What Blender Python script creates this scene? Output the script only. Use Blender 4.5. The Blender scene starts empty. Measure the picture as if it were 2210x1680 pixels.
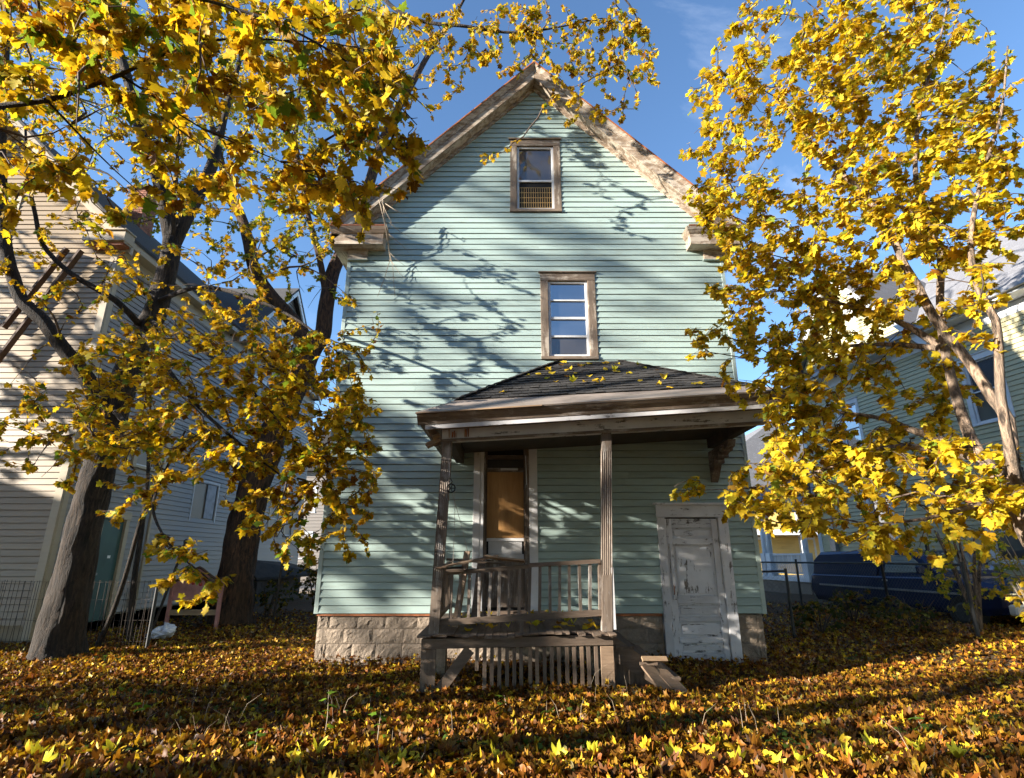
import bpy, math, random
import numpy as np
from mathutils import Vector, Matrix
R = math.radians
rng = np.random.default_rng(7)
random.seed(7)
scene = bpy.context.scene
col = scene.collection

# ------------------------------------------------------------------ camera, sky, sun, exposure
CAM = Vector((0, 0, 1.6)); PITCH = R(16.8); FPX = 1193.0
cam = bpy.data.cameras.new('camera'); cam.sensor_width = 36.0; cam.lens = 36.0 * FPX / 2210.0
cam.clip_end = 2000; cam.clip_start = 0.05
cam_o = bpy.data.objects.new('camera', cam); col.objects.link(cam_o)
cam_o.location = CAM; cam_o.rotation_euler = (R(90) + PITCH, 0, 0)
scene.camera = cam_o

SUN_FROM = Vector((-2.7, -1.0, 0.82)).normalized()
SUN_EL = math.asin(SUN_FROM.z); SUN_AZ = math.atan2(SUN_FROM.x, SUN_FROM.y)
world = bpy.data.worlds.new('World'); scene.world = world; world.use_nodes = True
wn, wl = world.node_tree.nodes, world.node_tree.links
bg = wn['Background']; bg.inputs['Strength'].default_value = 0.092
sky = wn.new('ShaderNodeTexSky'); sky.sky_type = 'NISHITA'; sky.sun_disc = False
sky.sun_elevation = SUN_EL; sky.sun_rotation = SUN_AZ
sky.air_density = 1.0; sky.dust_density = 0.1; sky.ozone_density = 4.0
tc = wn.new('ShaderNodeTexCoord'); mp = wn.new('ShaderNodeMapping')
mp.inputs['Scale'].default_value = (1.0, 3.2, 2.2); mp.inputs['Rotation'].default_value = (0.3, 0.5, 0.9)
nz = wn.new('ShaderNodeTexNoise'); nz.inputs['Scale'].default_value = 1.6; nz.inputs['Detail'].default_value = 9
nz.inputs['Roughness'].default_value = 0.62; nz.inputs['Distortion'].default_value = 0.5
cr = wn.new('ShaderNodeValToRGB'); cr.color_ramp.elements[0].position = 0.58; cr.color_ramp.elements[1].position = 0.95
cr.color_ramp.elements[1].color = (0.22, 0.22, 0.22, 1)
mxw = wn.new('ShaderNodeMixRGB'); mxw.inputs[2].default_value = (9.0, 9.4, 10.0, 1)
wl.new(tc.outputs['Generated'], mp.inputs[0]); wl.new(mp.outputs[0], nz.inputs[0]); wl.new(nz.outputs[0], cr.inputs[0])
wl.new(cr.outputs[0], mxw.inputs[0]); wl.new(sky.outputs[0], mxw.inputs[1]); wl.new(mxw.outputs[0], bg.inputs[0])

sun = bpy.data.lights.new('sun', 'SUN'); sun.energy = 5.0; sun.angle = R(0.53); sun.color = (1.0, 0.92, 0.81)
sun_o = bpy.data.objects.new('sun', sun); col.objects.link(sun_o)
sun_o.rotation_euler = (-SUN_FROM).to_track_quat('-Z', 'Y').to_euler(); sun_o.location = SUN_FROM * 60
vs = scene.view_settings
vs.view_transform = 'Standard'; vs.look = 'None'; vs.gamma = 1.0; vs.exposure = 1.86; vs.use_curve_mapping = False
scene.cycles.use_adaptive_sampling = True; scene.cycles.adaptive_threshold = 0.02
scene.cycles.max_bounces = 4; scene.cycles.transparent_max_bounces = 6
scene.cycles.transmission_bounces = 3; scene.cycles.diffuse_bounces = 2; scene.cycles.glossy_bounces = 3

# ------------------------------------------------------------------ helpers
CT, ST = math.cos(PITCH), math.sin(PITCH)
def ray(u, v):
    x = (u - 1105) / FPX; y = (840 - v) / FPX
    return Vector((x, CT - y * ST, ST + y * CT))
def at(u, v, Y):
    d = ray(u, v); return CAM + d * (Y / d.y)
def lerp(a, b, t): return a + (b - a) * t
def smooth(t):
    t = np.clip(t, 0, 1); return t * t * (3 - 2 * t)
def gz(x, y):
    x = np.asarray(x, float); y = np.asarray(y, float)
    return (0.26 * smooth((x - 4.6) / 4.0) * smooth((y - 6.5) / 4.0)
            + 0.035 * np.sin(x * 0.9 + 1.3) * np.cos(y * 0.75) + 0.02 * np.sin(x * 2.3 + y * 1.7))

W = {}          # unrotated world origin of every object
def origin(o): return W[o.name]
def tag(o, label, cat, group=None):
    o['label'] = label; o['category'] = cat
    if group: o['group'] = group
    return o
def kind(o, k): o['kind'] = k; return o
def empty(name, loc, rz=0.0):
    o = bpy.data.objects.new(name, None); col.objects.link(o); o.location = loc; o.rotation_euler = (0, 0, rz)
    o.empty_display_size = 0.2
    W[o.name] = Vector(loc); return o
def link(name, me, mt, parent, c):
    o = bpy.data.objects.new(name, me); col.objects.link(o)
    if mt is not None and not me.materials: me.materials.append(mt)
    W[o.name] = Vector(c)
    if parent is not None:
        o.parent = parent; o.location = Vector(c) - W[parent.name]
    else: o.location = c
    return o
def raw(name, verts, faces, mt, parent=None, smooth_=False, c=None):
    vs_ = [Vector(v) for v in verts]
    if c is None:
        lo = Vector((min(v.x for v in vs_), min(v.y for v in vs_), min(v.z for v in vs_)))
        hi = Vector((max(v.x for v in vs_), max(v.y for v in vs_), max(v.z for v in vs_)))
        c = (lo + hi) / 2
    c = Vector(c)
    me = bpy.data.meshes.new(name); me.from_pydata([tuple(v - c) for v in vs_], [], faces); me.update()
    if smooth_: me.polygons.foreach_set('use_smooth', [True] * len(me.polygons))
    return link(name, me, mt, parent, c)

class MB:
    def __init__(s): s.v = []; s.f = []
    def add(s, v, f):
        n = len(s.v); s.v += [Vector(p) for p in v]; s.f += [tuple(i + n for i in q) for q in f]; return s
    def box(s, x0, x1, y0, y1, z0, z1, sh=None):
        v = [(x, y, z) for z in (z0, z1) for y in (y0, y1) for x in (x0, x1)]
        if sh: v = [(x, y, z + sh(x)) for x, y, z in v]
        return s.add(v, [(0, 2, 3, 1), (4, 5, 7, 6), (0, 1, 5, 4), (2, 6, 7, 3), (0, 4, 6, 2), (1, 3, 7, 5)])
    def cbox(s, x0, x1, y0, y1, z0, z1, b=0.004, sh=None):
        """box with chamfered edges"""
        lo = (x0, y0, z0); hi = (x1, y1, z1); V = {}; vl = []
        for k in range(8):
            sg = [(k >> i) & 1 for i in range(3)]
            for a in range(3):
                p = [(hi[i] if sg[i] else lo[i]) if i == a else (hi[i] - b if sg[i] else lo[i] + b) for i in range(3)]
                V[(k, a)] = len(vl); vl.append(p)
        F = []
        for a in range(3):
            i, j = (a + 1) % 3, (a + 2) % 3
            for sd in (0, 1):
                ks = [sd << a, (sd << a) | (1 << i), (sd << a) | (1 << i) | (1 << j), (sd << a) | (1 << j)]
                q = [V[(k, a)] for k in ks]; F.append(q if sd else q[::-1])
            for si in (0, 1):
                for sj in (0, 1):
                    k0 = (si << i) | (sj << j); k1 = k0 | (1 << a)
                    q = [V[(k0, i)], V[(k1, i)], V[(k1, j)], V[(k0, j)]]
                    F.append(q if si == sj else q[::-1])
        for k in range(8):
            q = [V[(k, 0)], V[(k, 1)], V[(k, 2)]]
            F.append(q if bin(k).count('1') % 2 else q[::-1])
        if sh: vl = [(x, y, z + sh(x)) for x, y, z in vl]
        return s.add(vl, F)
    def beam(s, p, q, w, h, up=(0, 0, 1), twist=0.0):
        """rectangular bar from p to q, w across, h along up"""
        p, q = Vector(p), Vector(q); d = (q - p).normalized(); up = Vector(up)
        sd = d.cross(up); sd = sd.normalized() if sd.length > 1e-5 else Vector((1, 0, 0)); u2 = sd.cross(d)
        if twist:
            m = Matrix.Rotation(twist, 3, d); sd = m @ sd; u2 = m @ u2
        v = []
        for c in (p, q):
            for a, b in ((-1, -1), (1, -1), (1, 1), (-1, 1)): v.append(c + sd * (w / 2 * a) + u2 * (h / 2 * b))
        return s.add(v, [(0, 1, 2, 3), (7, 6, 5, 4), (0, 4, 5, 1), (1, 5, 6, 2), (2, 6, 7, 3), (3, 7, 4, 0)])
    def sweep(s, prof0, prof1):
        """two equal closed loops joined and capped"""
        n = len(prof0)
        f = [(i, (i + 1) % n, n + (i + 1) % n, n + i) for i in range(n)]
        return s.add(list(prof0) + list(prof1), f + [tuple(range(n))[::-1], tuple(range(n, 2 * n))])
    def tube(s, pts, rad, n=8, caps=True, jit=0.0, flare=None):
        pts = [Vector(p) for p in pts]; m = len(pts)
        if not hasattr(rad, '__len__'): rad = [rad] * m
        t = [(pts[min(i + 1, m - 1)] - pts[max(i - 1, 0)]).normalized() for i in range(m)]
        a = t[0].orthogonal().normalized(); v = []
        ph = [random.uniform(0, 6.28) for _ in range(4)]
        for i in range(m):
            a = (a - t[i] * a.dot(t[i])); a = a.normalized() if a.length > 1e-6 else t[i].orthogonal().normalized()
            b = t[i].cross(a)
            for k in range(n):
                th = 6.28318 * k / n; r = rad[i]
                if jit: r *= 1 + (.05 * (abs(math.sin(9 * th + ph[3] + .35 * math.sin(i * .21))) + .7 * abs(math.sin(14 * th - ph[0] + .5 * math.sin(i * .17 + 1))) - .9 + random.uniform(-.25, .25)) if n >= 30 else 0) + jit * (math.sin(3 * th + ph[0] + i * .5) * .5 + math.sin(5 * th + ph[1] - i * .8) * .35 + math.sin(2 * th + ph[2] + i * .3) * .4)
                v.append(pts[i] + (a * math.cos(th) + b * math.sin(th)) * r)
        f = [(i * n + k, i * n + (k + 1) % n, (i + 1) * n + (k + 1) % n, (i + 1) * n + k) for i in range(m - 1) for k in range(n)]
        if caps: f += [tuple(range(n))[::-1], tuple((m - 1) * n + k for k in range(n))]
        return s.add(v, f)
    def build(s, name, mt, parent=None, smooth_=False, c=None):
        return raw(name, s.v, s.f, mt, parent, smooth_, c)

def box(name, x0, x1, y0, y1, z0, z1, mt, parent=None, b=0.004, sh=None):
    return MB().cbox(x0, x1, y0, y1, z0, z1, min(b, abs(x1 - x0) * .3, abs(y1 - y0) * .3, abs(z1 - z0) * .3), sh).build(name, mt, parent)
def bar(name, p, q, w, h, mt, parent=None, up=(0, 0, 1), twist=0.0):
    return MB().beam(p, q, w, h, up, twist).build(name, mt, parent)

# ------------------------------------------------------------------ materials
class NT:
    def __init__(s, name):
        s.m = bpy.data.materials.new(name); s.m.use_nodes = True
        s.n, s.l = s.m.node_tree.nodes, s.m.node_tree.links; s.p = s.n['Principled BSDF']
        s.out = s.n['Material Output']; s.tc = s.n.new('ShaderNodeTexCoord'); s.oi = s.n.new('ShaderNodeObjectInfo')
    def new(s, t, **k):
        n = s.n.new(t)
        for a, b in k.items(): n.inputs[a.replace('_', ' ')].default_value = b
        return n
    def coords(s, scale=(1, 1, 1), offset=True):
        mp = s.n.new('ShaderNodeMapping'); mp.inputs['Scale'].default_value = scale
        s.l.new(s.tc.outputs['Object'], mp.inputs[0])
        if offset:
            cx = s.n.new('ShaderNodeCombineXYZ'); mu = s.n.new('ShaderNodeMath'); mu.operation = 'MULTIPLY'; mu.inputs[1].default_value = 37.0
            s.l.new(s.oi.outputs['Random'], mu.inputs[0])
            for i in range(3): s.l.new(mu.outputs[0], cx.inputs[i])
            s.l.new(cx.outputs[0], mp.inputs['Location'])
        return mp.outputs[0]
    def noise(s, vec, scale, detail=6, rough=.6, dist=0.0):
        n = s.new('ShaderNodeTexNoise', Scale=scale, Detail=detail, Roughness=rough, Distortion=dist)
        s.l.new(vec, n.inputs['Vector']); return n.outputs[0]
    def ramp(s, fac, stops):
        r = s.n.new('ShaderNodeValToRGB'); e = r.color_ramp.elements
        while len(e) < len(stops): e.new(0.5)
        for i, (p, c) in enumerate(stops):
            e[i].position = p; e[i].color = (*c, 1) if hasattr(c, '__len__') else (c, c, c, 1)
        s.l.new(fac, r.inputs[0]); return r.outputs[0]
    def mix(s, fac, a, b, mode='MIX'):
        m = s.n.new('ShaderNodeMixRGB'); m.blend_type = mode
        for i, x in enumerate((fac, a, b)):
            if isinstance(x, bpy.types.NodeSocket): s.l.new(x, m.inputs[i])
            elif hasattr(x, '__len__'): m.inputs[i].default_value = (*x, 1)
            else: m.inputs[i].default_value = x if i == 0 else (x, x, x, 1)
        return m.outputs[0]
    def bump(s, h, strength=.3, dist=.01):
        b = s.new('ShaderNodeBump', Strength=strength, Distance=dist); s.l.new(h, b.inputs['Height']); s.l.new(b.outputs[0], s.p.inputs['Normal'])
    def vary(s, c, amt=.15):
        mr = s.n.new('ShaderNodeMapRange'); mr.inputs[3].default_value = 1 - amt; mr.inputs[4].default_value = 1 + amt
        s.l.new(s.oi.outputs['Random'], mr.inputs[0])
        h = s.n.new('ShaderNodeHueSaturation'); s.l.new(mr.outputs[0], h.inputs['Value']); s.l.new(c, h.inputs['Color']); return h.outputs[0]
    def color(s, c): s.l.new(c, s.p.inputs['Base Color'])
    def rough(s, r): s.p.inputs['Roughness'].default_value = r

def plain(name, c, rough=.6, var=.12, scale=6.0, amt=.35, metal=0.0, bump=.15, stretch=(1, 1, 1)):
    t = NT(name); vec = t.coords(stretch)
    n = t.noise(vec, scale, 7, .65)
    dark = tuple(x * (1 - amt) for x in c); lite = tuple(min(1, x * (1 + amt * .6)) for x in c)
    k = t.ramp(n, [(.28, dark), (.5, c), (.75, lite)]); t.color(t.vary(k, var)); t.rough(rough)
    t.p.inputs['Metallic'].default_value = metal
    if bump: t.bump(t.noise(vec, scale * 6, 4, .6), bump, .01)
    return t.m
def siding_mat(name, c, dirt=(.18, .17, .13), damt=.35, rough=.42):
    t = NT(name); v1 = t.coords((1, 1, 1)); v2 = t.coords((1.2, 1.2, 9.0))
    big = t.noise(v1, .9, 5, .6); fine = t.noise(v2, 2.2, 8, .65)
    base = t.mix(.22, c, t.ramp(big, [(.3, tuple(x * .72 for x in c)), (.7, tuple(min(1, x * 1.12) for x in c))]))
    d = t.mix(t.ramp(fine, [(.5, 0.0), (.78, damt)]), base, dirt)
    t.color(t.vary(d, .075)); t.rough(rough); t.bump(t.noise(t.coords((.7, .7, 3)), 1.6, 3, .5), .25, .012)
    return t.m
def wood(name, w1, w2, paint=None, amt=.5, axis='X', sharp=.06, var=.14, rough=.75, sc=1.0):
    """weathered timber with grain along axis; paint left on it in flaking patches"""
    st = {'X': (.12, 1, 1), 'Y': (1, .12, 1), 'Z': (1, 1, .12)}[axis]
    t = NT(name); g = t.coords(tuple(x * sc for x in st)); iso = t.coords((sc * .5,) * 3)
    gr = t.noise(g, 34, 8, .7, .4); mid = t.noise(g, 7, 5, .6); blot = t.noise(iso, 4.5, 6, .6)
    wc = t.mix(t.ramp(gr, [(.3, 0.0), (.7, 1.0)]), w1, w2)
    wc = t.mix(t.ramp(mid, [(.35, .55), (.65, 0.0)]), wc, tuple(x * .45 for x in w1))
    if paint:
        mk = t.mix(.45, t.noise(g, 11, 9, .72, .6), t.noise(iso, 6, 8, .7))
        pk = t.ramp(mk, [(1 - amt - sharp * 2.0, 0.0) if 0 else (max(0, .5 + (.5 - amt) * .55 - sharp), 0.0), (min(1, .5 + (.5 - amt) * .55 + sharp), 1.0)])
        pc = t.mix(t.ramp(blot, [(.35, .45), (.65, 0.0)]), paint, tuple(x * .62 for x in paint))
        wc = t.mix(pk, wc, pc)
        hh = t.mix(.6, gr, pk); t.bump(hh, .55, .006)
    else: t.bump(gr, .5, .006)
    t.color(t.vary(wc, var)); t.rough(rough); return t.m
def stone_mat(name, c):
    t = NT(name); v = t.coords((1, 1, 1)); n = t.noise(v, 5, 8, .65); n2 = t.noise(v, 30, 5, .6)
    k = t.ramp(n, [(.3, tuple(x * .55 for x in c)), (.5, c), (.72, tuple(min(1, x * 1.25) for x in c))])
    t.color(t.vary(t.mix(.3, k, t.ramp(n2, [(.3, tuple(x * .5 for x in c)), (.7, c)])), .1)); t.rough(.9); t.bump(t.mix(.5, n2, t.noise(v, 11, 7, .7)), 1.0, .03); return t.m
def bark_mat(name, c, tint):
    t = NT(name); v = t.coords((1, 1, .22), False); n = t.noise(v, 22, 8, .7, .6); b = t.noise(t.coords((1, 1, 1), False), 2.5, 5, .6)
    k = t.ramp(n, [(.42, tuple(x * .12 for x in c)), (.5, c), (.6, tuple(min(1, x * 2.3) for x in c))])
    fz_ = t.noise(t.coords((1, 1, .12), False), 9, 6, .7, .8); k = t.mix(t.ramp(fz_, [(.36, .9), (.47, 0.0)]), k, tuple(x * .1 for x in c))
    t.color(t.mix(t.ramp(b, [(.42, 0.0), (.62, .55)]), k, tint)); t.rough(.9); t.bump(n, 1.0, .06); return t.m
def leaf_mat(name, trans=.4, spots=.5, rough=.55):
    t = NT(name); a = t.n.new('ShaderNodeVertexColor'); a.layer_name = 'Col'
    v = t.coords((1, 1, 1), True)
    vo = t.new('ShaderNodeTexVoronoi', Scale=17.0); t.l.new(v, vo.inputs['Vector'])
    sp = t.ramp(vo.outputs['Distance'], [(.12, spots), (.24, 0.0)])
    c = t.mix(sp, a.outputs['Color'], (.05, .018, .005))
    blotch = t.noise(v, 9, 4, .6)
    c = t.mix(t.ramp(blotch, [(.45, 0.0), (.75, .45)]), c, t.mix(1.0, c, (.72, .5, .3), 'MULTIPLY'))
    t.color(c); t.rough(rough); t.p.inputs['Specular IOR Level'].default_value = .2
    tr = t.n.new('ShaderNodeBsdfTranslucent'); t.l.new(t.mix(1.0, c, (1.0, .92, .55), 'MULTIPLY'), tr.inputs['Color'])
    ms = t.n.new('ShaderNodeMixShader'); ms.inputs[0].default_value = trans
    t.l.new(t.p.outputs[0], ms.inputs[1]); t.l.new(tr.outputs[0], ms.inputs[2]); t.l.new(ms.outputs[0], t.out.inputs['Surface'])
    return t.m
def glass_mat(name, base=(.012, .014, .016), refl=.22, rough=.03):
    t = NT(name); v = t.coords((1, 1, 1)); n = t.noise(v, 2.0, 3, .5)
    t.color(t.mix(t.ramp(n, [(.35, 0.0), (.7, .6)]), base, tuple(x * 2.4 for x in base))); t.rough(.3)
    g = t.n.new('ShaderNodeBsdfGlossy'); g.inputs['Roughness'].default_value = rough; g.inputs['Color'].default_value = (.9, .93, 1, 1)
    b = t.new('ShaderNodeBump', Strength=.06, Distance=.02); t.l.new(n, b.inputs['Height']); t.l.new(b.outputs[0], g.inputs['Normal'])
    ms = t.n.new('ShaderNodeMixShader'); ms.inputs[0].default_value = refl
    t.l.new(t.p.outputs[0], ms.inputs[1]); t.l.new(g.outputs[0], ms.inputs[2]); t.l.new(ms.outputs[0], t.out.inputs['Surface']); return t.m
def ground_mat():
    t = NT('soil'); v = t.coords((1, 1, 1), False); n = t.noise(v, 1.4, 8, .65); f = t.noise(v, 26, 6, .7)
    k = t.ramp(f, [(.3, (.012, .008, .004)), (.5, (.07, .035, .012)), (.66, (.17, .085, .02)), (.8, (.3, .17, .03))])
    g = t.ramp(n, [(.5, 0.0), (.68, .5)])
    t.color(t.mix(g, k, (.03, .04, .012))); t.rough(.95); t.bump(f, .9, .04); return t.m
def shingle_mat(name, c):
    t = NT(name); v = t.coords((1, 1, 1)); n = t.noise(v, 70, 4, .7); b = t.noise(v, 5, 4, .6)
    k = t.ramp(n, [(.3, tuple(x * .4 for x in c)), (.6, c), (.8, tuple(x * 2.2 for x in c))])
    t.color(t.vary(t.mix(t.ramp(b, [(.5, 0.0), (.75, .35)]), k, tuple(x * 1.7 for x in c)), .35)); t.rough(.92); t.bump(n, .6, .006); return t.m

M = {}
M['mint'] = siding_mat('mint_siding', (.355, .455, .418), damt=.45)
M['mint_trim'] = siding_mat('mint_trim', (.39, .48, .44))
M['beige'] = siding_mat('beige_siding', (.31, .228, .135), damt=.25)
M['beige_trim'] = siding_mat('beige_trim', (.40, .325, .22), damt=.25)
M['greysid'] = siding_mat('grey_siding', (.27, .235, .20), damt=.2)
M['straw'] = siding_mat('straw_siding', (.50, .455, .27), damt=.2)
M['yellow'] = siding_mat('yellow_siding', (.75, .52, .14), damt=.15)
M['whitetrim'] = wood('white_trim', (.5, .48, .45), (.6, .58, .55), (.74, .76, .78), .9, 'Z', rough=.5)
for ax in 'XYZ':
    M['peel' + ax] = wood('peeling_cream_' + ax, (.20, .135, .085), (.36, .27, .19), (.49, .415, .325), .50, ax, sharp=.035)
    M['old' + ax] = wood('grey_weathered_' + ax, (.085, .055, .036), (.215, .155, .108), None, .5, ax)
    M['oldp' + ax] = wood('grey_weathered_paint_' + ax, (.10, .07, .05), (.24, .185, .14), (.44, .41, .38), .36, ax)
    M['white' + ax] = wood('flaking_white_' + ax, (.11, .085, .07), (.26, .22, .19), (.68, .67, .665), .72, ax, sharp=.03)
    M['case' + ax] = wood('worn_casing_' + ax, (.13, .09, .062), (.31, .235, .17), (.47, .40, .32), .40, ax, sharp=.035)
    M['flake' + ax] = wood('flaking_door_white_' + ax, (.075, .058, .048), (.19, .165, .145), (.66, .65, .66), .62, ax, sharp=.022, sc=1.5)
    M['rust' + ax] = plain('rusty_edge_' + ax, (.30, .10, .035), .7, .15, 9, .5)
M['tan'] = wood('tan_board', (.18, .115, .07), (.32, .22, .14), None, .5, 'X')
M['fresh'] = wood('splintered_wood', (.28, .17, .09), (.42, .29, .17), None, .5, 'X')
M['browntrim'] = wood('brown_sill', (.10, .06, .04), (.2, .12, .08), (.34, .27, .2), .45, 'Y')
M['ply'] = wood('plywood', (.42, .20, .06), (.60, .33, .115), None, .5, 'Z', var=.05, rough=.6, sc=.4)
M['brace'] = wood('red_brown_timber', (.06, .03, .018), (.13, .07, .04), None, .5, 'X')
M['shing'] = shingle_mat('black_shingle', (.030, .027, .025))
M['roof'] = shingle_mat('dark_roof_shingle', (.055, .052, .05))
M['roofgrey'] = shingle_mat('grey_roof_shingle', (.14, .14, .15))
M['apron'] = plain('grey_gutter_metal', (.235, .195, .165), .55, .05, 3.5, .45, 0.0, .3, (.5, 1, 1))
M['gutter'] = plain('dull_gutter', (.30, .30, .31), .4, .05, 3, .3, .3)
M['stone'] = stone_mat('rock_faced_block', (.30, .235, .175))
M['mortar'] = stone_mat('mortar', (.27, .22, .17))
M['brick'] = plain('red_brick', (.26, .10, .06), .85, .3, 12, .4)
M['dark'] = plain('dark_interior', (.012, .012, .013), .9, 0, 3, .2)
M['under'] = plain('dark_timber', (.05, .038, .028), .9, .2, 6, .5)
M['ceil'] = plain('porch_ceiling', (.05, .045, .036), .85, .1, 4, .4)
M['glass'] = glass_mat('window_glass', (.02, .022, .026), .34)
M['glassdim'] = glass_mat('dusty_window_glass', (.035, .03, .024), .10)
M['glassblue'] = glass_mat('pale_window_glass', (.05, .055, .07), .45)
M['blind'] = plain('pale_blind', (.45, .48, .52), .6, .05)
M['alu'] = plain('storm_frame', (.62, .62, .62), .4, .05, 8, .2, .0)
M['wire'] = plain('rusty_wire', (.55, .36, .14), .5, .1, 20, .4, .3)
M['gwire'] = plain('galvanised_wire', (.055, .042, .033), .9, .1, 20, .3, 0)
M['darkmetal'] = plain('dark_fence_metal', (.05, .05, .05), .7, .1, 12, .4, .1)
M['black'] = plain('black_metal', (.015, .015, .016), .4, .1, 12, .3, .3)
M['rope'] = plain('pale_cord', (.42, .38, .32), .9, .1, 30, .3)
M['bark'] = bark_mat('maple_bark', (.024, .015, .009), (.036, .026, .017))
M['barkred'] = bark_mat('brown_bark', (.055, .025, .012), (.06, .033, .017))
M['barkpale'] = bark_mat('pale_maple_bark', (.20, .14, .095), (.27, .205, .15))
M['twig'] = plain('twig_bark', (.075, .05, .036), .85, .1, 20, .4)
M['twigpale'] = plain('pale_dry_twig', (.34, .27, .19), .85, .1, 20, .4)
M['leaf'] = leaf_mat('maple_leaf', .5, .8)
M['leafclean'] = leaf_mat('bright_leaf', .5, .35)
M['litter'] = leaf_mat('fallen_leaf', .22, .45, .5)
M['soil'] = ground_mat()
M['asphalt'] = plain('asphalt', (.05, .05, .052), .9, 0, 4, .3)
M['truck'] = plain('dark_blue_paint', (.013, .022, .075), .14, 0, 1.5, .2, .2, .0)
M['tyre'] = plain('tyre_rubber', (.015, .015, .015), .85, .1, 20, .3)
M['greendoor'] = plain('dark_green_door', (.045, .10, .09), .5, .05, 2, .3)
M['pink'] = plain('faded_pink_paint', (.45, .20, .17), .7, .1, 5, .35)
M['redpaint'] = plain('red_paint', (.4, .03, .02), .6, .1, 5, .3)
M['bag'] = plain('white_plastic', (.62, .60, .62), .35, .1, 8, .3)
M['paper'] = plain('white_label', (.8, .8, .8), .5, 0, 8, .1)
# ------------------------------------------------------------------ ground, street
def make_ground():
    gx = np.concatenate([[-400, -200, -90, -50, -32], np.arange(-24, 24.01, .4), [32, 50, 90, 200, 400]])
    gy = np.concatenate([[-300, -120, -50, -20, -8], np.arange(-2, 26.01, .4), [32, 44, 60, 100, 200, 500, 1200]])
    X, Y = np.meshgrid(gx, gy); Z = gz(X, Y) * (np.abs(X) < 30) * (Y < 27) * (Y > -3)
    v = np.stack([X, Y, Z], -1).reshape(-1, 3); nx = len(gx)
    f = [(j * nx + i, j * nx + i + 1, (j + 1) * nx + i + 1, (j + 1) * nx + i) for j in range(len(gy) - 1) for i in range(nx - 1)]
    o = raw('ground', v.tolist(), f, M['soil'], None, True, c=(0, 0, 0)); kind(o, 'structure')
make_ground()
o = MB().box(-200, 200, 29, 36, -.2, .02).build('street', M['asphalt']); kind(o, 'structure')
o = MB().box(-200, 200, 26.6, 28.9, -.2, .06).build('pavement', M['mortar']); kind(o, 'structure')

# ------------------------------------------------------------------ wall helpers
def pbox(name, P, a0, a1, o0, o1, z0, z1, mt, parent, b=.004):
    p, q = Vector(P(a0, o0, z0)), Vector(P(a1, o1, z1))
    return box(name, min(p.x, q.x), max(p.x, q.x), min(p.y, q.y), max(p.y, q.y), min(p.z, q.z), max(p.z, q.z), mt, parent, b)
def siding(parent, P, zb, zt, ex, span, holes, mt, proud=.021, joint=.45, seg=4, name='siding_board'):
    z = zb
    while z < zt - .01:
        s0 = span(z); s1 = span(min(z + ex, zt))
        if s0 is None or s0[1] - s0[0] < .08: z += ex; continue
        if s1 is None or s1[1] < s1[0]: s1 = ((s0[0] + s0[1]) / 2 - .005, (s0[0] + s0[1]) / 2 + .005)
        zm = z + ex / 2
        iv = [(s0[0], s0[1], s1[0], s1[1])]
        for (a, b, h0, h1) in holes:
            if not (h0 < zm < h1): continue
            nv = []
            for (p0, p1, q0, q1) in iv:
                if b <= p0 or a >= p1: nv.append((p0, p1, q0, q1)); continue
                if a > p0: nv.append((p0, a, q0, a))
                if b < p1: nv.append((b, p1, b, q1))
            iv = nv
        out = []
        for (p0, p1, q0, q1) in iv:
            if p1 - p0 > 2.6 and random.random() < joint:
                c = random.uniform(p0 + .8, p1 - .8); out += [(p0, c, q0, c), (c + .0015, p1, c + .0015, q1)]
            elif p1 - p0 > .03: out.append((p0, p1, q0, q1))
        for (p0, p1, q0, q1) in out:
            m = MB(); V = []; ph = random.uniform(0, 9); dz = random.uniform(-.0015, .0015); dd = random.uniform(-.0012, .0012)
            for i in range(seg + 1):
                t = i / seg; wv = .0018 * math.sin(ph + 5 * t) + random.uniform(-.0008, .0008); g_ = .1 * ex
                tg = 1 - g_ / ex
                V += [P(lerp(p0, p1, t), proud + dd + wv, z + dz + wv * .6), P(lerp(lerp(p0, q0, tg), lerp(p1, q1, tg), t), .004, z + ex - g_), P(lerp(q0, q1, t), -.03, z + ex - g_ * .8),
                      P(lerp(q0, q1, t), -.032, z + ex + .004), P(lerp(p0, p1, t), -.034, z + dz)]
            F = []
            for i in range(seg):
                a = i * 5
                for k_ in range(5): F.append((a + k_, a + 5 + k_, a + 5 + (k_ + 1) % 5, a + (k_ + 1) % 5))
            F += [(0, 1, 2, 3, 4), tuple(seg * 5 + k_ for k_ in (4, 3, 2, 1, 0))]
            m.add(V, F).build(name, mt, parent)
        z += ex
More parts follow.
